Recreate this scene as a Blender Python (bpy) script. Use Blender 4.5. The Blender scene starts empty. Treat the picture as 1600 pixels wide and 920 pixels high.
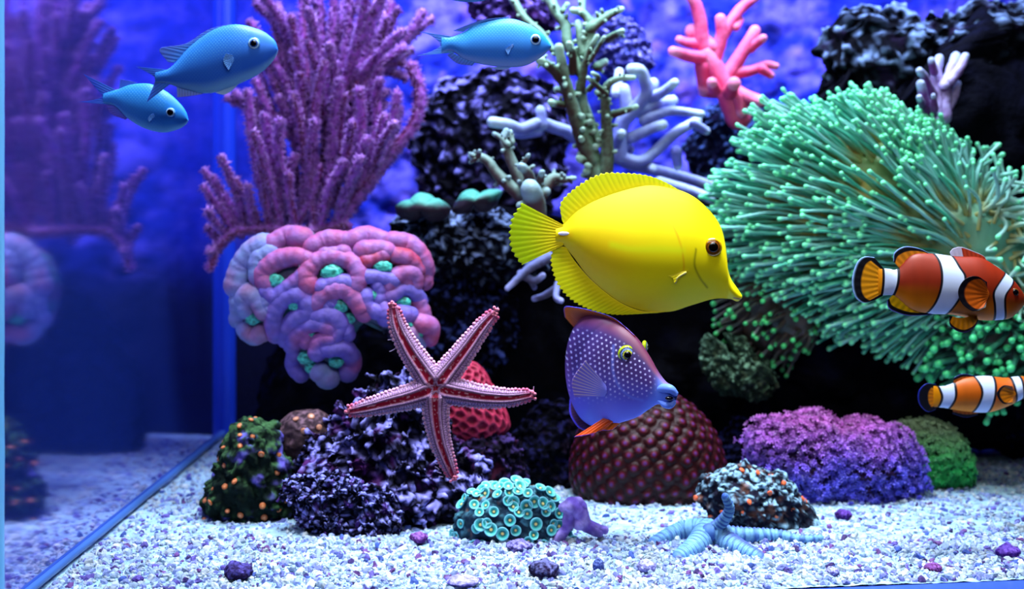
import bpy, bmesh, math, random
import numpy as np

# ------------------------------------------------------------------ camera, light, exposure
S = bpy.context.scene
COL = S.collection
FPX = 1800.0            # focal length in pixels of the 1600 px wide frame
HOR = 310.0             # row of the horizon
cam_d = bpy.data.cameras.new('camera')
cam = bpy.data.objects.new('camera', cam_d)
COL.objects.link(cam)
cam.location = (0, 0, 0)
cam.rotation_euler = (math.pi / 2, 0, 0)
cam_d.sensor_width = 36.0
cam_d.lens = FPX / 1600 * 36.0
cam_d.shift_y = -(460 - HOR) / 1600
cam_d.clip_start = 0.01
cam_d.clip_end = 20
cam_d.dof.use_dof = True
cam_d.dof.focus_distance = 0.565
cam_d.dof.aperture_fstop = 7.0
S.camera = cam

W = bpy.data.worlds.new('world')
S.world = W
W.use_nodes = True
W.node_tree.nodes['Background'].inputs[0].default_value = (0.05, 0.09, 0.6, 1)
W.node_tree.nodes['Background'].inputs[1].default_value = 0.02

def area(name, loc, target, sx, sy, power, color, spread=180):
    l = bpy.data.lights.new(name, 'AREA')
    l.shape = 'RECTANGLE'
    l.size, l.size_y = sx, sy
    l.energy = power
    l.color = color
    l.spread = math.radians(spread)
    o = bpy.data.objects.new(name, l)
    COL.objects.link(o)
    o.location = loc
    d = np.array(target, float) - np.array(loc, float)
    import mathutils
    o.rotation_euler = mathutils.Vector(d).to_track_quat('-Z', 'Y').to_euler()
    return o

area('aquarium_lamp', (0.08, 0.67, 0.42), (0.08, 0.67, -0.2), 0.46, 0.10, 3.1, (0.62, 0.78, 1.0), 110)
area('actinic_lamp', (0.06, 0.74, 0.30), (0.06, 0.90, 0.10), 0.60, 0.05, 1.9, (0.36, 0.42, 1.0), 95)
area('front_fill', (0.06, 0.26, 0.26), (0.06, 0.60, -0.03), 0.44, 0.10, 0.78, (0.88, 0.93, 1.0))  # added fill from the camera side, brightens the fish
area('sand_fill', (0.05, 0.49, 0.44), (0.05, 0.56, -0.2), 0.46, 0.04, 0.95, (0.86, 0.98, 1.0), 50)  # added unseen light that brightens the front sand

vs = S.view_settings
vs.view_transform = 'Standard'
vs.look = 'None'
vs.exposure = 0.0
vs.gamma = 1.0
vs.use_curve_mapping = False
S.cycles.max_bounces = 6
S.cycles.diffuse_bounces = 2
S.cycles.glossy_bounces = 3
S.cycles.use_denoising = True

# ------------------------------------------------------------------ helpers
rng = np.random.default_rng(7)

def lin(c):
    c = np.asarray(c, float) / 255.0
    return np.where(c <= 0.04045, c / 12.92, ((c + 0.055) / 1.055) ** 2.4)

def PW(px, py, Y):
    """photo column and row at distance Y -> point in the tank"""
    px, py, Y = np.broadcast_arrays(np.asarray(px, float), np.asarray(py, float), np.asarray(Y, float))
    return np.stack([(px - 800) * Y / FPX, Y, (HOR - py) * Y / FPX], -1)

def mm(n, Y):            # n photo pixels at distance Y in metres
    return n * Y / FPX

def _hash(ix, iy, iz, seed):
    h = (ix * 374761393 + iy * 668265263 + iz * 2147483647 + seed * 1274126177) & 0xFFFFFFFF
    h = ((h ^ (h >> 13)) * 1274126177) & 0xFFFFFFFF
    h = ((h ^ (h >> 16)) * 2246822519) & 0xFFFFFFFF
    return h ^ (h >> 15)

def perlin(P, seed=0):
    P = np.asarray(P, float)
    I = np.floor(P).astype(np.int64)
    f = P - I
    u = f * f * f * (f * (f * 6 - 15) + 10)
    out = 0
    for dx in (0, 1):
        for dy in (0, 1):
            for dz in (0, 1):
                h = _hash(I[:, 0] + dx, I[:, 1] + dy, I[:, 2] + dz, seed)
                gx = ((h & 1023) / 511.5 - 1)
                gy = (((h >> 10) & 1023) / 511.5 - 1)
                gz = (((h >> 20) & 1023) / 511.5 - 1)
                dot = gx * (f[:, 0] - dx) + gy * (f[:, 1] - dy) + gz * (f[:, 2] - dz)
                w = (u[:, 0] if dx else 1 - u[:, 0]) * (u[:, 1] if dy else 1 - u[:, 1]) * (u[:, 2] if dz else 1 - u[:, 2])
                out = out + w * dot
    return out

def fbm(P, o=4, seed=0):
    a, s, t = 1.0, 0.0, 0.0
    for k in range(o):
        s = s + a * perlin(P * (2 ** k) + 17.3 * k, seed + k)
        t += a
        a *= 0.5
    return s / t

def billow(P, o=3, seed=0, p=0.7):
    a, s, t = 1.0, 0.0, 0.0
    for k in range(o):
        s = s + a * np.abs(perlin(P * (2 ** k) + 31.7 * k, seed + k)) ** p
        t += a
        a *= 0.5
    return s / t

def sst(a, b, x):
    t = np.clip((x - a) / (b - a), 0, 1)
    return t * t * (3 - 2 * t)

def mix(a, b, t):
    t = np.asarray(t)[..., None] if np.ndim(t) else t
    return np.asarray(a) * (1 - t) + np.asarray(b) * t

def root_loc(o):
    p = np.zeros(3)
    while o is not None:
        p = p + np.array(o.location)
        o = o.parent
    return p

def mesh(name, V, faces, mat, parent=None, C=None, smooth=True, kind=None):
    """V (n,3) world; faces: array (m,k) or list of such arrays; C (n,3) linear colours"""
    V = np.asarray(V, float)
    if parent is not None:
        V = V - root_loc(parent)
    if isinstance(faces, np.ndarray):
        faces = [faces]
    faces = [f for f in faces if len(f)]
    me = bpy.data.meshes.new(name)
    me.vertices.add(len(V))
    me.vertices.foreach_set('co', V.ravel())
    nl = sum(f.size for f in faces)
    me.loops.add(nl)
    me.loops.foreach_set('vertex_index', np.concatenate([f.ravel() for f in faces]).astype(np.int32))
    npoly = sum(len(f) for f in faces)
    me.polygons.add(npoly)
    tot = np.concatenate([np.full(len(f), f.shape[1]) for f in faces])
    st = np.concatenate([[0], np.cumsum(tot)[:-1]])
    me.polygons.foreach_set('loop_start', st.astype(np.int32))
    me.polygons.foreach_set('loop_total', tot.astype(np.int32))
    me.update(calc_edges=True)
    me.polygons.foreach_set('use_smooth', np.full(npoly, smooth))
    if C is not None:
        C = np.asarray(C, float)
        if C.ndim == 1:
            C = np.broadcast_to(C, (len(V), 3))
        at = me.attributes.new('Col', 'FLOAT_COLOR', 'POINT')
        at.data.foreach_set('color', np.concatenate([np.clip(C, 0, 1), np.ones((len(V), 1))], 1).ravel())
    me.materials.append(mat)
    o = bpy.data.objects.new(name, me)
    COL.objects.link(o)
    if parent is not None:
        o.parent = parent
    if kind:
        o['kind'] = kind
    return o

def tag(o, label=None, cat=None, group=None, kind=None):
    if label: o['label'] = label
    if cat: o['category'] = cat
    if group: o['group'] = group
    if kind: o['kind'] = kind
    return o

def thing(name, label, cat, loc, group=None):
    o = bpy.data.objects.new(name, None)
    o.empty_display_size = 0.01
    COL.objects.link(o)
    o.location = tuple(float(v) for v in loc)
    return tag(o, label, cat, group)

class Acc:
    def __init__(s): s.V, s.F, s.C, s.n = [], {}, [], 0
    def add(s, V, F, C):
        V = np.asarray(V, float)
        C = np.asarray(C, float)
        if C.ndim == 1: C = np.broadcast_to(C, (len(V), 3))
        s.V.append(V); s.C.append(C)
        for f in (F if isinstance(F, list) else [F]):
            s.F.setdefault(f.shape[1], []).append(f + s.n)
        s.n += len(V)
    def build(s, name, mat, parent=None, smooth=True, kind=None):
        return mesh(name, np.concatenate(s.V), [np.concatenate(v) for v in s.F.values()], mat, parent, np.concatenate(s.C), smooth, kind)

def grid_faces(nu, nv, cu=False, cv=False):
    a = np.arange(nu if cu else nu - 1)
    b = np.arange(nv if cv else nv - 1)
    A, B = np.meshgrid(a, b, indexing='ij')
    A2, B2 = (A + 1) % nu, (B + 1) % nv
    return np.stack([A * nv + B, A2 * nv + B, A2 * nv + B2, A * nv + B2], -1).reshape(-1, 4)

def vnormals(V, F):
    N = np.zeros_like(V)
    fs = F if isinstance(F, list) else [F]
    for f in fs:
        a, b, c = V[f[:, 0]], V[f[:, 1]], V[f[:, 2]]
        n = np.cross(b - a, c - a)
        for k in range(f.shape[1]):
            np.add.at(N, f[:, k], n)
    return N / (np.linalg.norm(N, axis=1, keepdims=True) + 1e-20)

_ico = {}
def ico(n):
    if n not in _ico:
        bm = bmesh.new()
        bmesh.ops.create_icosphere(bm, subdivisions=n, radius=1)
        V = np.array([v.co[:] for v in bm.verts])
        F = np.array([[v.index for v in f.verts] for f in bm.faces])
        bm.free()
        _ico[n] = (V, F)
    return _ico[n]

def smooth_curve(pts, n):
    """Catmull-Rom through pts (k,d), n samples by arc length"""
    P = np.asarray(pts, float)
    if len(P) == 2:
        t = np.linspace(0, 1, n)[:, None]
        return P[0] * (1 - t) + P[1] * t
    Q = np.vstack([2 * P[0] - P[1], P, 2 * P[-1] - P[-2]])
    out = []
    for i in range(len(P) - 1):
        t = np.linspace(0, 1, 12, endpoint=False)[:, None]
        p0, p1, p2, p3 = Q[i], Q[i + 1], Q[i + 2], Q[i + 3]
        out.append(0.5 * ((2 * p1) + (-p0 + p2) * t + (2 * p0 - 5 * p1 + 4 * p2 - p3) * t ** 2 + (-p0 + 3 * p1 - 3 * p2 + p3) * t ** 3))
    out = np.vstack(out + [P[-1:]])
    s = np.concatenate([[0], np.cumsum(np.linalg.norm(np.diff(out, axis=0), axis=1))])
    q = np.linspace(0, s[-1], n)
    return np.stack([np.interp(q, s, out[:, k]) for k in range(out.shape[1])], 1)

def tube(P, r, sides=10, round_start=True, round_end=True):
    """P (n,3), r (n,) -> V, F, U (0..1 along), A (angle), N"""
    P = np.asarray(P, float); r = np.broadcast_to(np.asarray(r, float), (len(P),)).copy()
    T = np.gradient(P, axis=0)
    T /= np.linalg.norm(T, axis=1, keepdims=True) + 1e-20
    U = np.linspace(0, 1, len(P))
    # rounded ends
    def capping(p, t, rad, u, sgn):
        k = np.array([0.0, 0.25, 0.5, 0.75, 1.0]) * math.pi / 2
        return (p + t * sgn * (rad * np.sin(k))[:, None], np.maximum(rad * np.cos(k), rad * 0.02), np.full(5, u))
    if round_end:
        p2, r2, u2 = capping(P[-1], T[-1], r[-1], 1.0, 1)
        P = np.vstack([P, p2[1:]]); r = np.concatenate([r, r2[1:]]); U = np.concatenate([U, u2[1:]]); T = np.vstack([T, np.repeat(T[-1:], 4, 0)])
    if round_start:
        p2, r2, u2 = capping(P[0], T[0], r[0], 0.0, -1)
        P = np.vstack([p2[:0:-1], P]); r = np.concatenate([r2[:0:-1], r]); U = np.concatenate([u2[:0:-1], U]); T = np.vstack([np.repeat(T[:1], 4, 0), T])
    n = len(P)
    ref = np.array([0.0, 1.0, 0.0]) if abs(T[0][1]) < 0.9 else np.array([1.0, 0, 0])
    A0 = np.zeros((n, 3))
    a = ref - T[0] * ref.dot(T[0]); a /= np.linalg.norm(a)
    for i in range(n):
        a = a - T[i] * a.dot(T[i]); a /= np.linalg.norm(a) + 1e-20
        A0[i] = a
    B0 = np.cross(T, A0)
    an = np.linspace(0, 2 * math.pi, sides, endpoint=False)
    N = A0[:, None] * np.cos(an)[None, :, None] + B0[:, None] * np.sin(an)[None, :, None]
    V = P[:, None] + N * r[:, None, None]
    F = grid_faces(n, sides, False, True)
    return V.reshape(-1, 3), F, np.repeat(U, sides), np.tile(an, n), N.reshape(-1, 3)

# ------------------------------------------------------------------ materials
def vmat(name, rough=0.55, spec=0.4, bump=0.0, bscale=200.0, vary=0.0, vscale=60.0, sss=0.0, tint=None, alpha=1.0, coat=0.0):
    m = bpy.data.materials.new(name)
    m.use_nodes = True
    nt = m.node_tree
    b = nt.nodes['Principled BSDF']
    at = nt.nodes.new('ShaderNodeAttribute'); at.attribute_name = 'Col'
    src = at.outputs['Color']
    tc = nt.nodes.new('ShaderNodeTexCoord')
    if vary > 0:
        nz = nt.nodes.new('ShaderNodeTexNoise'); nz.inputs['Scale'].default_value = vscale; nz.inputs['Detail'].default_value = 4
        nt.links.new(tc.outputs['Object'], nz.inputs['Vector'])
        mr = nt.nodes.new('ShaderNodeMapRange')
        mr.inputs['From Min'].default_value = 0.3; mr.inputs['From Max'].default_value = 0.7
        mr.inputs['To Min'].default_value = 1 - vary; mr.inputs['To Max'].default_value = 1 + vary * 0.6
        nt.links.new(nz.outputs['Fac'], mr.inputs['Value'])
        vm = nt.nodes.new('ShaderNodeVectorMath'); vm.operation = 'SCALE'
        nt.links.new(src, vm.inputs[0]); nt.links.new(mr.outputs[0], vm.inputs['Scale'])
        src = vm.outputs[0]
    nt.links.new(src, b.inputs['Base Color'])
    b.inputs['Roughness'].default_value = rough
    b.inputs['Specular IOR Level'].default_value = spec
    if coat: b.inputs['Coat Weight'].default_value = coat
    if sss > 0:
        b.inputs['Subsurface Weight'].default_value = sss
        b.inputs['Subsurface Radius'].default_value = (0.004, 0.004, 0.004)
        b.inputs['Subsurface Scale'].default_value = 1.0
    if alpha < 1: b.inputs['Alpha'].default_value = alpha
    if bump > 0:
        n2 = nt.nodes.new('ShaderNodeTexNoise'); n2.inputs['Scale'].default_value = bscale; n2.inputs['Detail'].default_value = 5
        nt.links.new(tc.outputs['Object'], n2.inputs['Vector'])
        bp = nt.nodes.new('ShaderNodeBump'); bp.inputs['Strength'].default_value = bump; bp.inputs['Distance'].default_value = 0.002
        nt.links.new(n2.outputs['Fac'], bp.inputs['Height'])
        nt.links.new(bp.outputs[0], b.inputs['Normal'])
    return m

M_rock = vmat('encrusted_rock', 0.85, 0.06, 0.5, 260, 0.45, 160)
M_coral = vmat('coral_tissue', 0.5, 0.2, 0.25, 500, 0.12, 200)
M_soft = vmat('soft_coral', 0.45, 0.5, 0.0, 1, 0.1, 150)
M_tent = vmat('tentacle_skin', 0.35, 0.5)
M_fish = vmat('fish_skin', 0.45, 0.3)
M_fin = vmat('fin_membrane', 0.45, 0.35)
M_softfin = vmat('translucent_fin', 0.45, 0.35, alpha=0.86)
M_eye = vmat('eye_gloss', 0.12, 0.6)
M_star = vmat('starfish_skin', 0.45, 0.4)
M_gravel = vmat('gravel', 0.7, 0.3, 0.3, 500)
M_glassedge = vmat('glass_edge', 0.3, 0.5)

# ------------------------------------------------------------------ the tank
XL, YB, ZF = -0.224, 0.90, -0.183
ZT = 0.30
def yfront(x): return 0.500 + 0.115 * (x + 0.224)

def wall_grid(p0, pu, pv, nu, nv):
    u = np.linspace(0, 1, nu); v = np.linspace(0, 1, nv)
    U, Vv = np.meshgrid(u, v, indexing='ij')
    P = np.array(p0) + U[..., None] * np.array(pu) + Vv[..., None] * np.array(pv)
    return P.reshape(-1, 3), U.ravel(), Vv.ravel()

# left glass side, mirrors the tank; its diffuse blue is painted-in water haze
m = bpy.data.materials.new('side_glass'); m.use_nodes = True
nt = m.node_tree; nt.nodes.remove(nt.nodes['Principled BSDF'])
gl = nt.nodes.new('ShaderNodeBsdfGlossy'); gl.inputs['Color'].default_value = (0.72, 0.68, 0.98, 1); gl.inputs['Roughness'].default_value = 0.08
df = nt.nodes.new('ShaderNodeBsdfDiffuse'); df.inputs['Color'].default_value = (0.02, 0.05, 0.38, 1)
mx = nt.nodes.new('ShaderNodeMixShader'); mx.inputs[0].default_value = 0.70
nt.links.new(df.outputs[0], mx.inputs[1]); nt.links.new(gl.outputs[0], mx.inputs[2])
nt.links.new(mx.outputs[0], nt.nodes['Material Output'].inputs[0])
V, _, _ = wall_grid((XL, 0.505, ZF - 0.02), (0, YB - 0.505, 0), (0, 0, ZT - ZF + 0.02), 2, 2)
V2 = V - np.array([0.006, 0, 0])
bx = np.vstack([V, V2])
F = np.array([[0, 1, 3, 2], [4, 6, 7, 5], [0, 4, 5, 1], [2, 3, 7, 6], [0, 2, 6, 4], [1, 5, 7, 3]])
w = mesh('wall_left', bx, F, m, smooth=False); tag(w, kind='structure')

# back wall, crusted with blue and violet growth
V, U, Vv = wall_grid((XL, YB, ZF - 0.02), (1.0, 0, 0), (0, 0, ZT - ZF + 0.02), 420, 200)
nz = billow(V * 28, 3, 5)
lump = sst(-0.21, -0.10, V[:, 0])
V2 = V.copy(); V2[:, 1] -= lump * nz * 0.022
n1 = fbm(V * 22, 4, 9); n2 = fbm(V * 70, 3, 12)
C = mix(lin((22, 40, 160)), lin((110, 100, 225)), sst(-0.10, 0.22, n1 + 0.5 * n2))
C = mix(C, lin((150, 110, 220)), 0.7 * sst(0.12, 0.35, fbm(V * 40 + 5, 3, 33)) * lump)
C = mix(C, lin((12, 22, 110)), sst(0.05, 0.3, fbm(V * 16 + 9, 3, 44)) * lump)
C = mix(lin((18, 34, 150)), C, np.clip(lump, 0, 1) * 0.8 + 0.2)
C = mix(lin((5, 7, 40)), C, sst(-0.085, -0.02, V[:, 2] + 0.03 * fbm(V * 12, 3, 55)))  # dark lower part: shade behind the reef painted into the wall colour
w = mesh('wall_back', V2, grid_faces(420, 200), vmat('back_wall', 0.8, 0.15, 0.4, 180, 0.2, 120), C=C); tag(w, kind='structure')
V, U, Vv = wall_grid((0.76, yfront(0.76), ZF - 0.02), (0, 0.4, 0), (0, 0, ZT - ZF + 0.02), 2, 2)
w = mesh('wall_right', V, grid_faces(2, 2), vmat('side_dark', 0.5, 0.2), C=lin((10, 20, 80))); tag(w, kind='structure')

# sand bed
nx, ny = 520, 320
u = np.linspace(0, 1, nx); v = np.linspace(0, 1, ny)
U, Vv = np.meshgrid(u, v, indexing='ij')
X = XL + U * 0.98
Yf = yfront(X)
Y = Yf + (YB + 0.01 - Yf) * Vv
V = np.stack([X, Y, np.full_like(X, ZF)], -1).reshape(-1, 3)
def sand_h(x, y):
    p = np.stack([x, y, np.zeros_like(x)], -1)
    near = np.clip((x - XL) / 0.03, 0, 1)
    return 0.0035 * fbm(p * 14, 3, 2) + 0.006 * sst(0.25, 0.40, x) * sst(0.7, 0.85, y) - 0.002 * (1 - near)
V[:, 2] += sand_h(V[:, 0], V[:, 1]) + 0.0012 * fbm(V * 220, 3, 3)
t = fbm(V * 130, 3, 8)
C = mix(lin((170, 205, 225)), lin((98, 112, 190)), sst(0.0, 0.35, t))
C = mix(C, lin((225, 240, 240)), sst(-0.1, -0.35, t))
floor = mesh('floor', V, grid_faces(nx, ny), vmat('sand', 0.9, 0.15, 0.8, 600, 0.2, 300), C=C); tag(floor, kind='structure')
# glass bottom and front rail under the sand
xs = np.linspace(XL, 0.76, 40)
A = Acc()
for d0, d1, z0, z1 in ((-0.012, 0.0, -0.004, -0.030),):
    ring = []
    for (dy, dz) in ((0.0005, -0.0005), (d0, -0.0015), (d0, z1), (0.0005, z1)):
        ring.append(np.stack([xs, yfront(xs) + dy, np.full_like(xs, ZF + dz)], -1))
    R = np.stack(ring, 1)
    A.add(R.reshape(-1, 3), grid_faces(len(xs), 4, False, True), lin((60, 90, 205)))
tr = A.build('trim_1', M_glassedge, smooth=False); tag(tr, kind='structure')
# silicone joints: front left corner and back left corner
def strip(name, x0, x1, y0, y1, z0, z1, col, bul=0.0):
    n = 40
    z = np.linspace(z0, z1, n)
    P = np.stack([np.full(n, (x0 + x1) / 2), np.full(n, (y0 + y1) / 2), z], -1)
    V_, F_, U_, A_, N_ = tube(P, 1.0, 12, False, False)
    ctr = np.repeat(P, 12, 0)
    d = N_ * np.array([(x1 - x0) / 2, (y1 - y0) / 2, 0])
    V_ = ctr + d * (1 + 0.06 * fbm(ctr * 60, 2, 3)[:, None])
    o = mesh(name, V_, F_, M_glassedge, C=col); tag(o, kind='structure'); return o
strip('trim_2', XL - 0.010, XL + 0.0006, 0.500, 0.512, ZF - 0.02, ZT, lin((120, 200, 250)))
strip('trim_3', XL - 0.004, XL + 0.009, YB - 0.009, YB + 0.004, ZF - 0.005, ZT, lin((26, 60, 185)))
# silicone line along the foot of the left pane
n = 60
yy = np.linspace(0.512, YB - 0.01, n)
P = np.stack([np.full(n, XL + 0.001), yy, np.full(n, ZF + 0.002)], -1)
V_, F_, U_, A_, N_ = tube(P, 0.0020, 8)
o = mesh('trim_4', V_ + 0.0003 * fbm(V_ * 200, 2, 1)[:, None], F_, M_glassedge, C=lin((70, 112, 185))); tag(o, kind='structure')

# ------------------------------------------------------------------ blobs, rocks
class Blob:
    """closed lumpy body whose front outline is the polygon pts (photo pixels) at distance Y, depth radius rd (px)"""
    def __init__(s, pts, Y, rd, c=None, sub=6, flat=1.0):
        P = np.array(pts, float)
        s.c = np.array(c, float) if c is not None else P.mean(0)
        s.Y, s.rd = Y, rd
        d = P - s.c
        th = np.arctan2(d[:, 1], d[:, 0]); R = np.hypot(d[:, 0], d[:, 1])
        o = np.argsort(th); s.th = th[o]; s.R = R[o]
        s.flat = flat
        V, F = ico(sub)
        s.D = V
        s.F = F
        q = np.hypot(V[:, 0], V[:, 2])
        rad = s.rad(np.arctan2(-V[:, 2], V[:, 0]))
        # superellipse: flatter front
        px = s.c[0] + V[:, 0] * rad
        py = s.c[1] - V[:, 2] * rad
        yy = np.sign(V[:, 1]) * np.abs(V[:, 1]) ** flat * mm(rd, Y)
        s.V = np.stack([(px - 800) * Y / FPX, Y + yy, (HOR - py) * Y / FPX], -1)
        s.N = vnormals(s.V, F)
        s.size = mm(1, Y) * R.mean()
        Blob.all.append(s)
    def rad(s, a):
        return np.interp(a, np.concatenate([s.th - 2 * math.pi, s.th, s.th + 2 * math.pi]), np.tile(s.R, 3))
    def surf(s, px, py, out=0.0):
        dx, dy = px - s.c[0], py - s.c[1]
        rho = np.hypot(dx, dy) / (s.rad(np.arctan2(dy, dx)) + 1e-9)
        y = np.sqrt(np.clip(1 - rho ** 2, 0, 1)) ** s.flat
        return s.Y - mm(s.rd, s.Y) * y - out
    all = []
    def push(s, h):
        s.V = s.V + s.N * np.asarray(h)[:, None]
    def renorm(s): s.N = vnormals(s.V, s.F)

def crag(b, amp=1.0, seed=0, freq=1.0):
    z = b.size
    b.push(z * amp * 0.30 * fbm(b.V * (1.3 / z) * freq, 3, seed))
    b.renorm()
    l1 = billow(b.V * (3.2 / z) * freq, 2, seed + 5)
    b.push(z * amp * 0.36 * (np.minimum(l1, 0.55) - 0.4))
    b.renorm()
    l2 = billow(b.V * (6.0 / z) * freq, 3, seed + 9)
    b.push(z * amp * 0.17 * (np.minimum(l2, 0.5) - 0.35))
    return l1, l2

def rock(pts, Y, rd, label, cols, amp=1.0, seed=0, freq=1.0, sub=6, name='live_rock', cat='rock', c=None, parent=None, group=None, part='rock_body', flat=1.0):
    b = Blob(pts, Y, rd, c, sub, flat)
    l1, l2 = crag(b, amp, seed, freq)
    z = b.size
    base, crust, extra = [lin(x) for x in cols]
    t1 = fbm(b.V * (5.5 / z) * freq, 3, seed + 20)
    t2 = fbm(b.V * (3.0 / z) * freq, 3, seed + 40)
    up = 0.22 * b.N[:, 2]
    lit_patch = fbm(b.V * (1.9 / z) * freq, 2, seed + 60) + 0.40 * b.N[:, 2]  # crust favours upward faces, so overhead light is painted into it
    C = mix(base, crust, sst(0.26, 0.42, l2 + 0.45 * t1 + up * 0.4) * (0.12 + 0.88 * sst(-0.04, 0.2, lit_patch)))  # crust on the lumps; pits stay dark, their shade put into the colour
    C = mix(C, extra, 0.85 * sst(0.10, 0.30, t2))
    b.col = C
    if parent is None:
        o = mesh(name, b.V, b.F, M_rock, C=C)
        p = b.V.mean(0); 
        o.data.transform(__import__('mathutils').Matrix.Translation([-float(v) for v in p])); o.location = p
        tag(o, label, cat, group)
    else:
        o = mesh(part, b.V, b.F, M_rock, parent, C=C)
    b.obj = o
    return b

def scatter(b, n, seed, front=-0.1, mind=0.0, zmin=None, k=4000):
    """n spread-out surface points of blob b whose normal looks towards the camera"""
    r = np.random.default_rng(seed)
    b.renorm()
    cand = np.where(b.N[:, 1] < front)[0]
    if zmin is not None: cand = cand[b.N[cand, 2] > zmin]
    r.shuffle(cand)
    out = []
    P = b.V
    if mind > 0:
        for i in cand[:k]:
            if not out or np.min(np.linalg.norm(P[out] - P[i], axis=1)) > mind:
                out.append(i)
                if len(out) >= n: break
    else:
        out = list(cand[:n])
    return np.array(out, int)

def frame_of(n):
    n = n / np.linalg.norm(n)
    a = np.array([0, 0, 1.0]) if abs(n[2]) < 0.9 else np.array([1.0, 0, 0])
    x = np.cross(a, n); x /= np.linalg.norm(x)
    return np.stack([x, np.cross(n, x), n], 1)      # columns

DARK = (30, 22, 48)
LAV = (150, 150, 225)
BLUE = (120, 160, 225)
MAR = (70, 28, 60)

# --- dark reef mass behind everything
rock([(640, 300), (700, 330), (800, 320), (900, 330), (1040, 330), (1200, 300), (1300, 230), (1290, 120), (1340, 60), (1500, 20), (1700, 0), (1760, 300), (1700, 680), (1500, 715), (1300, 722), (1180, 722), (1080, 722), (900, 722), (760, 710), (690, 640), (650, 440)],
     0.80, 100, 'huge dark reef rock filling the back of the tank behind the anemone', ((6, 6, 14), (14, 16, 40), (10, 10, 22)), 0.5, 3, 1.6, c=(1180, 430), name='reef_rock')
rock([(396, 700), (402, 630), (424, 550), (470, 480), (560, 440), (650, 430), (720, 470), (720, 700), (560, 720)],  # added to darken the lower back wall and its mirror image
     0.83, 50, 'near black rock wall added for darkness behind and below the brain coral', ((5, 5, 14), (12, 14, 50), (8, 8, 30)), 0.35, 7, 1.4, name='reef_rock', c=(560, 560))
# --- left of the centre
rock([(645, 200), (655, 150), (690, 125), (740, 108), (800, 105), (850, 115), (880, 150), (890, 250), (870, 330), (800, 350), (720, 345), (680, 330), (650, 270)],
     0.825, 40, 'dark rock with a crusted top painted pale as if lit under the topmost blue fish', ((8, 7, 16), (130, 124, 205), (50, 36, 80)), 0.9, 11, 1.2)
shelf1 = rock([(612, 345), (650, 330), (720, 332), (790, 335), (850, 350), (860, 420), (800, 440), (720, 430), (650, 420), (615, 380)],
     0.76, 60, 'crusty shelf rock with pale edge under the two green plate corals', ((8, 7, 16), (160, 180, 228), (24, 18, 44)), 1.0, 21, 1.2)
rock([(660, 420), (700, 400), (760, 415), (800, 440), (820, 500), (790, 560), (740, 600), (690, 600), (650, 560), (650, 480)],
     0.78, 50, 'dark rock with blue specks behind the upper arms of the starfish', ((8, 7, 16), (80, 95, 180), (14, 10, 28)), 1.0, 31, 1.3)
rock([(1275, 40), (1300, 15), (1380, 12), (1440, 30), (1500, 10), (1600, -10), (1700, 0), (1700, 150), (1600, 180), (1500, 185), (1400, 190), (1300, 170), (1272, 110)],
     0.80, 60, 'big dark overhanging rock with crusted rim painted pale as if lit above the anemone', ((6, 6, 12), (130, 155, 190), (40, 26, 56)), 0.8, 41, 1.4, c=(1460, 90))
rock([(1495, 190), (1505, 160), (1540, 145), (1590, 138), (1660, 150), (1670, 260), (1600, 270), (1540, 250), (1500, 225)],
     0.79, 40, 'grey blue lumpy rock at the upper rear of the anemone', ((24, 22, 40), (140, 160, 200), (70, 90, 120)), 0.8, 51, 1.0)
rock([(905, 40), (940, 15), (980, 25), (1010, 60), (1025, 105), (1000, 125), (950, 120), (915, 100)],
     0.83, 30, 'blurred lilac rock knob behind the tips of the staghorn coral', ((50, 50, 120), (160, 155, 225), (120, 130, 220)), 1.0, 61)
rock([(1080, 190), (1120, 150), (1180, 150), (1220, 190), (1210, 260), (1150, 300), (1095, 280), (1070, 240)],
     0.84, 36, 'dark blue speckled rock below the pink finger coral', ((12, 14, 40), (90, 120, 190), (30, 26, 60)), 1.0, 71)
rock([(735, -20), (790, -25), (850, -15), (880, 20), (860, 55), (800, 60), (745, 40), (725, 10)],
     0.84, 30, 'lilac rock at the top edge above the topmost blue fish', ((30, 16, 50), (140, 110, 200), (90, 50, 110)), 1.0, 75)
rock([(795, 740), (815, 660), (860, 625), (905, 630), (925, 700), (915, 790), (850, 800), (805, 795)],  # added rock, covers bright sand so the gap stays black
     0.735, 26, 'near black rock added to darken the gap between the turquoise polyp mound and the dark red coral dome', ((6, 5, 14), (26, 24, 70), (20, 8, 26)), 0.8, 201, 1.4)
rock([(1110, 760), (1120, 690), (1150, 650), (1185, 660), (1190, 740), (1175, 785), (1130, 790)],  # second added rock, keeps this gap black too
     0.755, 26, 'near black rock added to darken the gap between the dark red dome and the purple coral', ((6, 5, 14), (34, 36, 90), (16, 10, 36)), 0.8, 211, 1.4)
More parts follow.
